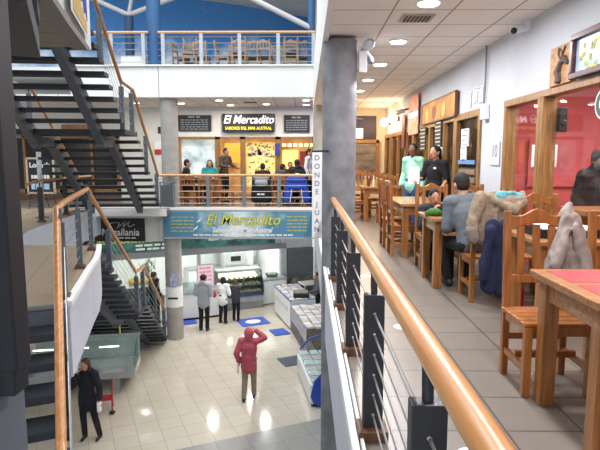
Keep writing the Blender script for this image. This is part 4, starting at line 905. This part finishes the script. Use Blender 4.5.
# papers on the balcony column
c = thing('column_notice', 'white paper notice taped round the lower balcony column', 'notice', (-3.94, 15.6, -2.98)); MB().lathe([(.252, 0), (.252, .62)], n=32).build('sheet', M_paper, c, smooth=True); MB().box((.02, -.258, .29), (.3, .01, .05)).build('dark_tape', M_boardblk, c)
c = thing('column_poster', 'small blue and white poster above the notice on the balcony column', 'poster', (-3.87, 15.34, -2.15)); MB().box((0, 0, 0), (.22, .02, .38), .1).build('sheet', mat('blue_poster_print', '#5f6da0', .6, .6, 9, col2='#c9cddd'), c)
# ---- right-hand stalls
def stall(name, lab, x0, y0, x1, y1, w, h, bm_, cat='display stall'):
    a = V((x0, y0, LZ)); b = V((x1, y1, LZ)); L = (b - a).length; d = (b - a).normalized(); rt = V((-d.y, d.x, 0))
    c = thing(name, lab, cat, (a + b) / 2 + rt * w / 2, math.atan2(d.y, d.x)); hl = L / 2     # local x towards the viewer, local y away from the aisle
    MB().b2((-hl, -w / 2, .06), (hl, w / 2, h)).build('stall_body', bm_, c, bev=.012); MB().b2((-hl + .03, -w / 2 + .05, 0), (hl - .03, w / 2, .06)).build('plinth', M_boardblk, c)
    return c, L, w
random.seed(21)
def goods(c, L, w, z, n, m, nx, ny):
    for k, mm in enumerate(m):
        bm = MB()
        for i in range(nx):
            for j in range(ny):
                if (i + j * 2) % len(m) == k: bm.box((-L / 2 + (i + .5) * L / nx, -w / 2 + (j + .5) * w / ny, z + .03 + random.uniform(0, .03)), (L / nx * .85, w / ny * .85, .06), random.uniform(-.15, .15))
        tag(bm.build('packet', mm, c, bev=.01), kind='stuff')
PK = [mat('white_packets', '#dfe3e8', .4, .15, 9), mat('pale_blue_packets', '#c2cbdc', .4, .2, 9), mat('pinkish_packets', '#ddcfc8', .4, .2, 9)]
c, L, w = stall('freezer_stall', 'white chest stall of wrapped goods with a blue rim, at the far right', -1.1, 18.3, -.5, 16.35, .85, .92, M_whitegloss)
MB().b2((-L / 2, -w / 2, .92), (-L / 2 + .06, w / 2, 1.0)).b2((-L / 2, -w / 2, .92), (L / 2, -w / 2 + .05, .96)).build('blue_rim', mat('navy_rim', '#2c3f86', .4, .1, 6), c); goods(c, L, w, .92, 0, PK, 7, 4)
d_ = MB()
for i in range(4): d_.box((-L / 2 + .3 + i * .45, -w / 2 - .003, .62), (.3, .006, .16))
d_.build('faint_print', mat('faint_pink_print', '#d9c8cc', .5), c)
c, L, w = stall('fish_stall', 'dark based stall heaped with white packages beside the gallery column', -.46, 16.2, .02, 14.0, .95, .78, mat('brown_steel_base', '#6f6660', .5, .3, 6, col2='#4a423e'))
goods(c, L, w, .78, 0, PK[:1] + PK[2:], 8, 4); MB().b2((-L / 2, -w / 2 - .012, .42), (L / 2, -w / 2, .78)).build('steel_front', M_alu, c); MB().b2((.2, -w / 2 - .02, .2), (.5, -w / 2, .4)).build('violet_label', mat('violet_label_print', '#5a4a9a', .5), c)
c = thing('weighing_scale', 'black weighing scale standing on the stall beside the seller', 'scale', (-.15, 16.75, LZ + .98)); MB().box((0, 0, .08), (.5, .4, .14)).build('scale_body', M_boardblk, c, bev=.02); MB().box((0, 0, .17), (.42, .34, .03)).build('weighing_plate', M_alu, c)
c, L, w = stall('ice_cream_freezer', 'rounded freezer with bright blue end panels beside the gallery column', -.22, 13.0, .1, 11.1, .8, .5, M_whitegloss, 'freezer')
pr = [(-.40, .25), (-.34, .1), (-.2, .02), (.4, .02), (.4, .95), (.2, .95), (-.08, .86), (-.32, .6)]
MB().prism(pr, L / 2, L / 2 + .06, 0).build('end_panel', M_blue, c, bev=.012)
MB().tube([(-L / 2 - .02, y_, z_) for y_, z_ in pr[::-1]], .025, 8).build('end_hoop', M_blue, c, smooth=True)
g = MB(); gp_ = [(-.39, .42), (-.32, .6), (-.08, .86), (.2, .95)]
for (ya, za), (yb, zb) in zip(gp_, gp_[1:]): g.add([(-L / 2, ya, za), (L / 2, ya, za), (L / 2, yb, zb), (-L / 2, yb, zb)], [(0, 1, 2, 3)])
g.build('glass_lid', M_clear, c); goods(c, L, w * .9, .5, 0, PK[:1] + PK[2:], 6, 3)
# shelf and goods behind the right-hand stalls
c = lthing('white_shelf_unit', 'tall white shelf unit behind the seller at the far right', 'shelf', 8.3, .4); MB().b2((-.7, 0, 0), (.7, .4, 2.9)).build('cabinet', M_paper, c)
for z in (.6, 1.1, 1.6): MB().b2((-.65, -.1, z), (.65, 0, z + .03)).build('shelf', M_alu, c)
c = lthing('sack_pile', 'dark brown sack pile in front of the roller shutter', 'sack', 6.6, -.6); remesh(MB().cap((-.25, 0, .3), (-.2, 0, .75), .25, .22).cap((.25, 0, .3), (.3, 0, .8), .24, .2).b2((-.45, -.2, 0), (.5, .2, .4)), 'sack_body', mat('brown_sack', '#5d5448', .9, .3, 10), c, .03, 4)
c = lthing('work_table', 'pale work table between the stall and the roller shutter', 'table', 6.9, -1.2)
MB().b2((-.6, -.3, .84), (.6, .3, .88)).build('tabletop', M_whitegloss, c)
for x in (-.55, .55):
    for y in (-.25, .25): MB().b2((x - .02, y - .02, 0), (x + .02, y + .02, .84)).build('leg', M_alu, c)
# mats
def floor_mat(lab, x, y, w, d, m, rz=FA, disc=False):
    c = thing('floor_mat', lab, 'mat', (x, y, LZ), rz); MB().box((0, 0, .012), (w, d, .014)).build('mat_body', m, c)
    if disc: MB().lathe([(.2, .019), (.2, .022)], n=24).build('printed_disc', M_paper, c).scale = (1.3, 1, 1)
floor_mat('blue floor mat with a white oval by the child', -1.75, 17.2, .95, .8, M_bluemat, FA, True)
floor_mat('plain blue floor mat beside the white stall', -.82, 16.15, .5, .6, M_bluemat); floor_mat('blue floor mat left of the customer in grey', -4.1, 17.0, 1.0, .45, M_bluemat)
floor_mat('dark grey floor mat by the blue ended freezer', -.38, 13.75, .6, .62, mat('slate_mat', '#565d62', .9, .15, 20))
# refrigerated glass case under the stairs
c = thing('glass_counter', 'long low glass fish counter with steel ledge under the lower staircase', 'display case', (-5.35, 12.3, LZ), .18)
m_ = mat('steel_grey_case', '', .4); GL = glass('green_display_glass', '#eff6f4', .95)
MB().b2((-1.2, -.45, .25), (1.25, .55, .45)).build('tank', mat('grey_green_steel', '#bcc6c3', .5, .15, 4), c); MB().b2((-1.2, -.75, .36), (1.3, -.45, .52)).build('steel_ledge', M_alu, c, bev=.01)
for x in (-1.1, .75): MB().b2((x, -.5, 0), (x + .14, -.36, .3)).build('leg', M_alu, c)
for x in (-1.1, 1.1): MB().b2((x, .35, 0), (x + .1, .45, .3)).build('leg', M_alu, c)
q = [(-.45, .5), (-.38, .72), (.0, .92), (.55, 1.0)]; g = MB()
for (ya, za), (yb, zb) in zip(q, q[1:]): g.add([(-1.2, ya, za), (1.25, ya, za), (1.25, yb, zb), (-1.2, yb, zb)], [(0, 1, 2, 3)])
g.build('glass_lid', GL, c); MB().prism(q + [(.55, .45), (-.45, .45)], 1.22, 1.25, 0).build('glass_end', GL, c)
MB().tube([(-1.2, .55, 1.0), (1.27, .55, 1.0)], .04, 10).build('top_rail', M_alu, c); MB().tube([(-1.2, -.38, .73), (1.27, -.38, .73)], .018, 8).build('front_rail', M_alu, c); MB().b2((-1.2, .5, .45), (1.25, .55, 1.0)).build('back_panel', mat('grey_green_steel', '', .5), c)
mb = MB()
for x in (-.9, -.1, .6): mb.box((x, .05, .86), (.45, .05, .02))
mb.build('tube_lamp', emis('cool_tube', '#f2ffff', 3), c)
c = thing('folding_cart', 'red folding cart standing behind the woman on the telephone', 'cart', (-4.32, 10.85, LZ), .3); c.scale = (.85, .85, .72); M_rp = mat('red_painted_tube', '#a82530', .4, .1, 5)
for x in (-.2, .2): MB().tube([(x, -.2, .05), (x, .15, .75), (x, .25, .8)], .02, 8).build('side_tube', M_rp, c); MB().tube([(x, .2, .05), (x, -.15, .55)], .02, 8).build('cross_tube', M_rp, c); MB().cap((x - .015, -.2, .06), (x + .015, -.2, .06), .06, flat=1).build('wheel', M_boardblk, c, smooth=True)
MB().box((0, 0, .42), (.4, .3, .03)).build('seat_sheet', M_rp, c)
# ------------------------------------------------------------------ people
def person(label, loc, rz=0, h=1.7, pose=None, lean=0, tilt=0, sit=False, skin=M_skin, top=M_blackcloth, bottom=M_blackdeep, shoe=M_shoe, hair=M_hair,
           hairstyle='short', hood=False, hem=.84, thick=1.0, sleeve='long', head=(0, 0), vox=.013, group=None, boots=False, fem=False, bulk=0, cap_=None, puff=False):
    """one figure facing local -Y; its left hand is at +X. POSE overrides joints (before scaling), HEAD is (yaw, pitch) in degrees"""
    t = thing('person', label, 'person', loc, rz, group); k = h / 1.7
    J = dict(pel=(0, 0, .93), wai=(0, 0, 1.07), che=(0, 0, 1.26), nek=(0, .012, 1.45), hed=(0, -.015, 1.585),
             shL=(.17, .005, 1.39), elL=(.225, .03, 1.12), wrL=(.235, -.06, .88), shR=(-.17, .005, 1.39), elR=(-.225, .03, 1.12), wrR=(-.235, -.06, .88),
             hiL=(.088, 0, .91), knL=(.095, -.025, .49), anL=(.1, .02, .085), hiR=(-.088, 0, .91), knR=(-.095, -.025, .49), anR=(-.1, .02, .085))
    J = {a: V(b) for a, b in J.items()}
    if sit:
        for a in J:
            if a[:2] not in ('kn', 'an'): J[a] = J[a] - V((0, 0, .385))
        for s_, x in (('L', .1), ('R', -.1)): J['kn' + s_] = V((x * 1.15, -.43, .5)); J['an' + s_] = V((x * 1.1, -.40, .085)); J['el' + s_] = V((x * 2.3, -.06, .76)); J['wr' + s_] = V((x * 1.4, -.3, .78))
    RL = Matrix.Rotation(math.radians(lean), 3, 'X') @ Matrix.Rotation(math.radians(tilt), 3, 'Y'); p0 = J['pel'].copy()
    for a in J:
        if a[:2] in ('wa', 'ch', 'ne', 'he', 'sh', 'el', 'wr'): J[a] = p0 + RL @ (J[a] - p0)
    for a, b in (pose or {}).items(): J[a] = V(b)
    for a in J: J[a] = J[a] * k
    HR = Matrix.Rotation(math.radians(head[0]), 3, 'Z') @ Matrix.Rotation(math.radians(head[1]), 3, 'X'); hc = J['hed']
    def H(x, y, z): return hc + HR @ (V((x, y, z)) * k)
    X1 = (1, 0, 0); b = MB(); sw = .86 if fem else 1.0
    lat = (J['shL'] - J['shR']).normalized()
    def torso(mb, e, zlow=None, w=1.0):
        mb.cap(J['pel'], J['wai'], (.155 * w + e) * k, (.142 * sw * w + e) * k, lat, .72, 14).cap(J['wai'], J['che'], (.142 * sw * w + e) * k, (.165 * sw * w + e) * k, lat, .68, 14)
        mb.cap(J['che'], J['che'] + (J['nek'] - J['che']) * .55, (.165 * sw * w + e) * k, (.12 * sw + e) * k, lat, .62, 14)
        for s_ in 'LR': mb.cap(J['sh' + s_], J['nek'] - V((0, 0, .03 * k)), (.06 + e) * k, (.055 + e * .5) * k)
    # body
    b.ell(H(0, 0, .01), (.076 * k, .094 * k, .108 * k), HR).ell(H(0, -.03, -.06), (.056 * k, .062 * k, .058 * k), HR)
    b.cap(H(0, -.088, .005), H(0, -.108, -.025), .011 * k, .016 * k)                       # nose
    for s_ in (-1, 1): b.ell(H(.078 * s_, .012, -.005), (.012 * k, .024 * k, .034 * k), HR)  # ears
    b.cap(J['nek'] - V((0, 0, .04 * k)), hc - HR @ V((0, -.01, .05)) * k, .058 * k, .052 * k); torso(b, -.005)
    for s_ in 'LR':
        b.cap(J['sh' + s_], J['el' + s_], .048 * k, .038 * k).cap(J['el' + s_], J['wr' + s_], .039 * k, .026 * k)
        b.cap(J['hi' + s_], J['kn' + s_], .082 * k, .054 * k).cap(J['kn' + s_], J['an' + s_], .056 * k, .036 * k)
        f = V((0, -1, 0)); b.cap(J['an' + s_] + V((0, .03, -.04)) * k, J['an' + s_] + V((0, -.12, -.05)) * k, .036 * k, .03 * k)
        # hand: palm, four curled fingers of unequal length and a thumb from the side of the palm
        d = (J['wr' + s_] - J['el' + s_]).normalized(); sg = 1 if s_ == 'L' else -1
        side = V((0, -1, 0)) - d * V((0, -1, 0)).dot(d)
        if side.length < .2: side = V((0, 0, 1)) - d * d.z
        side.normalize(); inn = d.cross(side) * -sg
        w = J['wr' + s_]; pc = w + d * .085 * k
        b.cap(w, pc, .026 * k, .036 * k, side, .5)
        for i, L in enumerate((.068, .078, .073, .056)):
            a0 = pc + side * (.03 - .02 * i) * k; a1 = a0 + (d * .8 + inn * .25) * L * .55 * k; a2 = a1 + (d * .55 + inn * .7) * L * .55 * k
            b.cap(a0, a1, .0095 * k, .009 * k, n=8).cap(a1, a2, .009 * k, .0075 * k, n=8)
        th = w + d * .03 * k + side * .025 * k; tm = th + (d * .6 + side * .6 + inn * .25) * .045 * k
        b.cap(th, tm, .012 * k, .01 * k, n=8).cap(tm, tm + (d * .8 + inn * .35) * .03 * k, .01 * k, .008 * k, n=8)
    remesh(b, 'body', skin, t, vox, 2)
    # face
    for s_ in (-1, 1): MB().ell(H(.03 * s_, -.083, .012), (.012 * k, .009 * k, .008 * k), HR, 8, 6).build('eye', M_eye, t, smooth=True)
    MB().ell(H(0, -.088, -.06), (.022 * k, .008 * k, .008 * k), HR, 8, 6).build('mouth', M_lip, t, smooth=True)
    # clothes
    e = .018 * thick + bulk; c = MB(); torso(c, e)
    hemz = hem * k if not sit else None
    lowc = J['pel'] + (V((0, 0, hem - .93)) * k if not sit else V((0, -.02, -.03)) * k)
    c.cap(lowc, J['pel'], (.158 + e) * k, (.155 + e) * k, X1, .74, 14)
    for s_ in 'LR':
        c.cap(J['sh' + s_], J['el' + s_], (.052 + e) * k, (.042 + e) * k)
        if sleeve == 'long': c.cap(J['el' + s_], J['el' + s_] + (J['wr' + s_] - J['el' + s_]) * .95, (.043 + e) * k, (.028 + e) * k)
    if hood: c.ell(H(0, .022, .012), (.112 * k, .118 * k, .132 * k), HR).cap(J['nek'], H(0, .03, -.06), .1 * k, .095 * k)
    elif puff: c.cap(J['nek'] + V((-.07, .05, .0)) * k, J['nek'] + V((.07, .05, .0)) * k, .06 * k).cap(J['nek'], J['nek'] + V((0, .05, .03)) * k, .075 * k)
    o = crumple(remesh(c, 'jacket' if thick > 1 else 'shirt', top, t, vox * 1.1, 3), .010 if thick > 1 else .005, 10, loc[0])
    c = MB(); e2 = .014
    c.cap(J['hiL'], J['hiR'], (.1 + e2) * k, None, X1, 1).cap(J['pel'] - V((0, 0, .03)) * k, J['pel'] + V((0, 0, .06)) * k, (.146 + e2) * k, None, X1, .72, 14)
    for s_ in 'LR': c.cap(J['hi' + s_], J['kn' + s_], (.086 + e2) * k, (.057 + e2) * k).cap(J['kn' + s_], J['an' + s_] + V((0, 0, .02 * k)), (.057 + e2) * k, (.044 + e2) * k)
    remesh(c, 'trousers', bottom, t, vox * 1.1, 2)
    for s_ in 'LR':
        a = J['an' + s_]; m_ = MB().cap(a + V((0, .04, -.042)) * k, a + V((0, -.13, -.05)) * k, .043 * k, .034 * k, X1, .95).cap(a, a + V((0, .02, -.03)) * k, .05 * k, .045 * k)
        if boots: m_.cap(a, a + (J['kn' + s_] - a) * .75, .056 * k, .068 * k)
        remesh(m_, 'boot' if boots else 'shoe', shoe, t, .014, 2)
    # hair
    if not hood or hairstyle == 'long':
        c = MB().ell(H(0, .018, .03), (.086 * k, .098 * k, .104 * k), HR)
        if hairstyle == 'short': c.ell(H(0, .04, -.01), (.078 * k, .07 * k, .075 * k), HR)
        if hairstyle in ('long', 'bob'):
            low = -.2 if hairstyle == 'long' else -.1
            c.cap(H(0, .05, -.02), H(0, .075, low), .085 * k, .06 * k, HR @ V(X1), .7)
            for s_ in (-1, 1): c.cap(H(.07 * s_, .015, 0), H(.085 * s_, -.005 if hairstyle == 'long' else .02, low), .032 * k, .03 * k)
        if hairstyle == 'tail': c.ell(H(0, .05, -.01), (.075 * k, .06 * k, .07 * k), HR).cap(H(0, .1, .04), H(0, .15, -.14), .05 * k, .025 * k)
        if hairstyle == 'tied': c.ell(H(0, .05, -.01), (.074 * k, .06 * k, .07 * k), HR).ell(H(0, .11, .02), (.04 * k, .035 * k, .04 * k), HR)
        remesh(c, 'hair', hair, t, .012, 2)
    if cap_:
        c = MB().ell(H(0, .012, .05), (.09 * k, .105 * k, .085 * k), HR).cap(H(-.05, .0, .03), H(.05, 0, .03), .06 * k)
        remesh(c, 'hat', cap_, t, .012, 2)
    t['k'] = k; return t, J, H
P_ = math.pi
# the walker in red on the ground floor
M_redj = mat('raspberry_jacket_cloth', '#a9485a', .85, .15, 9, bump=.25)
t, J, H = person('person in hooded raspberry red jacket and khaki trousers walking away, arm raised to head', (-1.27, 11.45, LZ), P_ - .1, 1.66,
    dict(elR=(-.36, -.06, 1.47), wrR=(-.16, -.1, 1.62), elL=(.27, .06, 1.12), wrL=(.24, -.02, .9), knL=(.1, -.02, .49), anL=(.1, .12, .085), knR=(-.09, -.1, .5), anR=(-.09, -.12, .085), hed=(0, -.05, 1.56)),
    lean=4, top=M_redj, bottom=mat('khaki_cloth', '#86796a', .9, .15, 12), hood=True, hem=.78, thick=1.55, vox=.012, head=(0, 18))
MB().box(J['wrL'] + V((.02, .0, -.14)), (.03, .16, .22), .3).build('folded_papers', mat('grey_white_paper', '#c9cbd2', .7), t)
mb = MB()
for i in range(1): mb.tube([J['pel'] + V((.19 * math.cos(a), .145 * math.sin(a), .06)) for a in [q * PI / 8 for q in range(17)]], .008, 6)
mb.build('waist_seam', mat('dark_raspberry_seam', '#8c2c40', .85), t, smooth=True)
t['label'] = 'person in hooded raspberry red jacket and khaki trousers walking away, arm raised to head'
# customers at the ground floor shop
person('person in light grey hooded top and black trousers seen from behind at the counter', (-3.2, 16.3, LZ), P_ - .15, 1.8, dict(elL=(.23, .0, 1.12), wrL=(.12, -.19, 1.05), elR=(-.23, 0, 1.12), wrR=(-.12, -.19, 1.05)), top=mat('light_grey_fleece', '#9a9fa6', .9, .12, 12, bump=.2), thick=1.3, hairstyle='short', vox=.014, puff=True, bulk=.02, cap_=mat('dark_plum_hat', '#2a1a26', .9))
t, J, H = person('person in white jacket with long dark hair and a red bag before the bakery case', (-2.72, 17.05, LZ), P_ - .35, 1.55, dict(elL=(.25, -.06, 1.13), wrL=(.16, -.24, 1.02), elR=(-.25, -.02, 1.12), wrR=(-.16, -.2, 1.02)), lean=5, top=mat('white_jacket_cloth', '#dcdde0', .85, .08, 8, bump=.2), thick=1.7, hairstyle='bob', hem=.8, vox=.014, fem=True)
remesh(MB().cap((.23, .12, .95), (.25, .12, 1.04), .1, .07, (0, 1, 0), .5), 'shoulder_bag', mat('crimson_bag', '#a3202c', .6, .1, 6), t, .014, 2)
person('child in dark clothes reaching up to the lit bakery case', (-2.33, 17.35, LZ), P_ - .3, 1.38, dict(elR=(-.27, -.12, 1.46), wrR=(-.26, -.26, 1.66), elL=(.23, -.05, 1.12), wrL=(.2, -.22, 1.0)), top=mat('charcoal_child_jacket', '#33353d', .9, .2, 10), thick=1.4, hairstyle='short', hair=mat('chestnut_hair', '#4a2c22', .6, .2, 20), vox=.013)
person('dark haired seller in dark clothes standing behind the right hand stalls', (.38, 17.5, LZ), -1.2, 1.62, dict(elL=(.24, -.08, 1.12), wrL=(.18, -.3, 1.08)), top=mat('slate_top', '#5c6067', .9, .2, 8), hairstyle='short', vox=.015)
t, J, H = person('man in black coat and dark cap standing at the foot of the lower staircase', (-4.95, 17.0, LZ), 1.3, 1.72, dict(elR=(-.25, -.06, 1.14), wrR=(-.16, -.24, 1.1)), thick=1.9, hem=.62, cap_=M_blackcloth, vox=.015)
MB().tube([J['shL'] + V((0, -.1, .06)), J['che'] + V((0, -.16, 0)), J['pel'] + V((-.17, -.1, .1))], .018, 6).build('bag_strap', M_gpost, t)
# woman with telephone
t, J, H = person('woman in black hooded jacket and tall boots talking on a mobile phone', (-4.2, 9.75, LZ), -.1, 1.6, dict(elR=(-.27, -.08, 1.16), wrR=(-.1, -.15, 1.44), elL=(.27, .0, 1.14), wrL=(.3, -.07, .9), anL=(.22, .02, .085), knL=(.16, -.03, .49), anR=(-.08, -.02, .085)),
    hairstyle='long', hair=mat('auburn_black_hair', '#4a2a20', .7, .3, 30), top=mat('black_blue_cloth', '#171b26', .9, .3, 12, bump=.3), thick=1.9, hem=.74, boots=True, fem=True, head=(-8, 10), vox=.012, puff=True)
MB().box(J['wrR'] + V((.0, -.03, .1)), (.07, .012, .14), .4).build('mobile_phone', M_paper, t, bev=.004); MB().box(J['wrL'] + V((.0, -.03, -.14)), (.06, .1, .2)).build('white_glove', M_paper, t, bev=.02)
# on the balcony
person('man in black jacket sitting in profile at the left balcony table', (-3.68, 16.28, 0), 1.9, 1.78, sit=True, lean=6, thick=1.6, vox=.014, head=(-10, 0))
person('young person with dark bobbed hair and teal top sitting on the balcony, facing out', (-3.12, 17.4, 0), .1, 1.75, sit=True, top=mat('teal_cloth', '#2f8f98', .9, .15, 10), thick=1.5, hairstyle='bob', vox=.013, puff=True)
t, J, H = person('waitress with tied dark hair standing on the balcony before the orange doorway', (-2.6, 17.0, 0), P_ - 2.2, 1.74, dict(elR=(-.24, -.1, 1.16), wrR=(-.16, -.34, 1.12), elL=(.24, -.1, 1.16), wrL=(.16, -.36, 1.1)), lean=9, top=mat('brown_grey_knit', '#4a4038', .9, .25, 16), hairstyle='tied', fem=True, vox=.013, hem=.9)
MB().box((J['wrR'] + J['wrL']) / 2 + V((0, -.1, -.02)), (.3, .22, .02)).build('tray', M_boardblk, t)
t, J, H = person('dark clothed person seen from behind on the balcony, coat with grey collar', (-1.32, 16.2, 0), P_, 1.66, sit=True, lean=16, thick=1.6, vox=.014)
person('person in dark blue leaning over the balcony table toward the window', (-.92, 16.36, 0), P_ - .9, 1.68, sit=True, lean=24, top=mat('dark_blue_cloth', '#26364f', .9, .2, 10), thick=1.6, vox=.014)
person('person facing out from the far side of the right balcony table', (-.52, 17.65, 0), 0, 1.68, sit=True, top=mat('brown_cloth', '#4c382d', .9, .2, 10), lean=8, vox=.014)
person('broad person in dark hooded coat sitting at the right end of the balcony', (-.22, 16.32, 0), P_ + .4, 1.8, sit=True, lean=12, thick=1.9, top=mat('plum_black_cloth', '#241f26', .9, .3, 10), vox=.014, bulk=.02, puff=True)
person('person in white top standing at the right end of the balcony by the column', (.1, 16.6, 0), 1.2, 1.7, dict(elL=(.24, -.1, 1.14), wrL=(.18, -.32, 1.08)), top=mat('white_cotton', '#e2dfdc', .85, .06, 8), vox=.014, hairstyle='tied', fem=True)
# in the gallery
t, J, H = person('woman in mint green top and jeans standing with hand on hip', (2.02, 10.2, 0), -.85, 1.68, dict(elR=(-.24, .05, 1.13), wrR=(-.2, -.1, .92), elL=(.24, .06, 1.14), wrL=(.24, -.02, .9)), top=mat('mint_knit', '#9fdcc0', .85, .08, 14, bump=.1), bottom=M_jean, skin=M_skind, hairstyle='tied', fem=True, thick=1.0, hem=.9, head=(25, 0), vox=.01)
t, J, H = person('woman in black short-sleeved shirt with ponytail holding a white menu sheet', (2.2, 9.2, 0), -.8, 1.62, dict(elR=(-.23, -.04, 1.13), wrR=(-.2, -.2, 1.1), elL=(.24, .02, 1.12), wrL=(.2, -.14, .92)), top=mat('black_cotton', '#16171a', .9, .2, 10), hairstyle='tail', fem=True, sleeve='short', thick=1.0, hem=.88, head=(-12, 0), vox=.01)
MB().box(J['wrR'] + V((-.02, -.12, .08)), (.19, .012, .29), .5).build('menu_sheet', M_paper, t)
MB().box(J['che'] + V((.08, -.135, .05)), (.05, .012, .03)).build('badge', M_paper, t)
M_greyknit = mat('slate_grey_knit', '#5d646b', .9, .12, 40, bump=.2)
t, J, H = person('man in grey sweater bending over his plate, seen from behind', (1.74, 5.5, 0), P_ + .1, 1.68, dict(), sit=True, lean=20, tilt=6, top=M_greyknit, thick=1.15, vox=.009, head=(10, 14), hairstyle='short')
t, J, H = person('child in dark top eating at the table, facing the camera', (1.6, 6.78, 0), .05, 1.34, dict(elR=(-.22, -.16, .72), wrR=(-.06, -.25, .98), elL=(.22, -.2, .72), wrL=(.1, -.33, .9)), sit=True, lean=8, top=mat('dark_child_shirt', '#2a2c30', .9, .2, 10), skin=M_skin, vox=.009, hairstyle='short', head=(0, 14))
M_bean = mat('charcoal_wool', '#33363c', .95, .25, 40, bump=.5)
t, J, H = person('person with dark beanie and black padded jacket inside the red shop', (3.08, 5.7, 0), .1, 1.5, dict(), top=mat('black_padded_cloth', '#1f1f24', .8, .3, 8), thick=1.9, cap_=M_bean, vox=.011, puff=True, skin=mat('pale_grey_skin', '#a08a80', .6, .1, 8))
MB().cap(H(-.03, -.07, -.085), H(.03, -.07, -.085), .05).build('scarf', M_bean, t, smooth=True)
# ------------------------------------------------------------------ coats and bags left on chairs
M_fleece = mat('beige_fleece', '#93826e', 1, .2, 26, bump=.7, col2='#76685a'); M_fleecedk = mat('taupe_fleece', '#7d6f68', 1, .2, 26, bump=.7)
c = thing('fleece_coat', 'beige fleece hooded coat with turquoise lining hung over the chair behind the man in grey', 'coat', (1.83, 5.13, 0))
f = MB(); X_ = (1, 0, 0)
f.cap((-.13, 0, 1.05), (.14, .0, 1.06), .055, .05, flat=.9)                                  # over the chair back
f.cap((-.1, -.04, 1.02), (-.12, -.06, .66), .085, .1, X_, .42).cap((.06, -.04, 1.02), (.05, -.05, .62), .1, .12, X_, .34).cap((.16, -.03, 1.0), (.15, -.03, .66), .06, .065, X_, .45)
f.cap((-.16, -.04, 1.05), (-.26, -.09, .82), .066, .06).cap((-.26, -.09, .82), (-.25, -.12, .68), .06, .058)   # sleeve
f.cap((-.1, -.05, 1.06), (.02, -.09, .98), .04, .045).cap((.02, -.09, .98), (.12, -.11, .93), .045, .05).cap((.12, -.11, .93), (.21, -.08, 1.0), .048, .04).cap((.21, -.08, 1.0), (.23, -.01, 1.08), .04, .032)   # rim of the hood flopped forward
f.cap((.04, -.05, 1.0), (.16, -.04, 1.02), .06)
f.cap((-.03, -.085, .92), (-.08, -.11, .68), .025, .035).cap((.1, -.08, .86), (.12, -.085, .66), .025, .035)
crumple(remesh(f, 'coat_body', M_fleece, c, .010, 2), .016, 12)
crumple(remesh(MB().cap((.0, -.045, 1.05), (.2, -.04, 1.06), .05, .045, X_, .7).ell((.1, -.03, 1.085), (.12, .04, .025)), 'hood_lining', mat('turquoise_lining', '#5f9aa5', .95, .3, 14), c, .009, 2), .014, 16)
remesh(MB().cap((-.262, -.11, .74), (-.25, -.125, .67), .067, .064), 'cuff', M_fleecedk, c, .011, 2)
c = thing('navy_coat', 'dark navy coat hanging to the floor from the back of the chair with the fleece', 'coat', (1.83, 4.98, 0))
f = MB().cap((-.08, 0, .8), (-.1, -.02, .22), .07, .11, (1, 0, 0), .45).cap((.04, 0, .8), (.05, -.02, .18), .08, .12, (1, 0, 0), .45).cap((-.12, -.04, .76), (-.17, -.05, .3), .045, .05)
crumple(remesh(f, 'coat_body', mat('navy_cloth', '#1b2442', .9, .3, 12, bump=.3), c, .012, 2), .022, 9, 3)
MB().box((.2, .0, .12), (.06, .1, .2)).build('red_lining', mat('crimson_bag', '', .6), c, bev=.02)
c = thing('taupe_jacket', 'grey beige hooded jacket hung from the right post of the nearest chair', 'jacket', (1.7, 3.47, 0))
M_tau = mat('grey_beige_cotton', '#9a8d86', .95, .14, 20, bump=.35)
X_ = (1, 0, 0)
f = MB().cap((.015, .01, 1.12), (-.01, -.01, 1.04), .022, .05).cap((-.01, -.02, 1.05), (-.09, -.04, .7), .045, .075, X_, .55).cap((.02, -.02, 1.04), (.1, -.03, .62), .05, .1, X_, .5).cap((.0, -.01, .95), (0, -.03, .55), .07, .13, X_, .42)
f.cap((-.08, -.05, .78), (-.15, -.06, .38), .055, .05, X_, .7).cap((.02, -.07, .99), (.09, -.09, .68), .022, .04).cap((-.03, -.07, .97), (-.1, -.09, .74), .02, .038).cap((.01, -.06, .8), (.03, -.075, .55), .02, .035)
f.cap((.04, -.02, .66), (.06, -.02, .5), .14, .15, X_, .35)
crumple(remesh(f, 'jacket_body', M_tau, c, .008, 2), .016, 15, 7)
c = thing('black_coat', 'black coat with white lettering hung on the balcony chair below the grey collar', 'coat', (-1.32, 15.83, 0))
remesh(MB().cap((-.12, 0, .86), (-.14, 0, .2), .16, .18, (1, 0, 0), .45).cap((.12, 0, .86), (.14, 0, .2), .16, .18, (1, 0, 0), .45), 'coat_body', M_blackcloth, c, .02, 3)
remesh(MB().cap((-.14, -.02, .85), (.14, -.02, .85), .1, .1, flat=1).cap((-.08, -.05, .7), (.08, -.05, .7), .12), 'grey_hood', mat('light_grey_fleece', '', .9), c, .018, 3)
d_ = MB(); dashes(d_, -.12, .12, .36, .05, -.09, 2); d_.build('lettering', M_paper, c)
c = thing('blue_coat', 'bright blue padded coat hung on a balcony chair beside the hanging sign', 'coat', (-.28, 15.83, 0))
remesh(MB().cap((-.16, 0, .78), (-.28, 0, .16), .15, .13, (1, 0, 0), .5).cap((.16, 0, .78), (.3, 0, .18), .15, .13, (1, 0, 0), .5).cap((-.15, 0, .8), (.15, 0, .8), .14).cap((-.15, 0, .62), (.15, 0, .62), .16, flat=.6), 'coat_body', mat('bright_blue_cloth', '#2348b0', .7, .15, 8, bump=.2), c, .02, 3)
for x in (-.17, .17): MB().tube([(x * .8, -.09, .55), (x * 1.1, -.1, .12)], .012, 6).build('reflective_strip', M_paper, c)
MB().ell((.02, -.03, .92), (.1, .06, .05)).build('white_collar', M_paper, c, smooth=True)

for o in list(COL.objects):
    if o.name.split('.')[0] in ('small_print', 'writing', 'faint_print', 'bird_print', 'stripe'): o['kind'] = 'stuff'
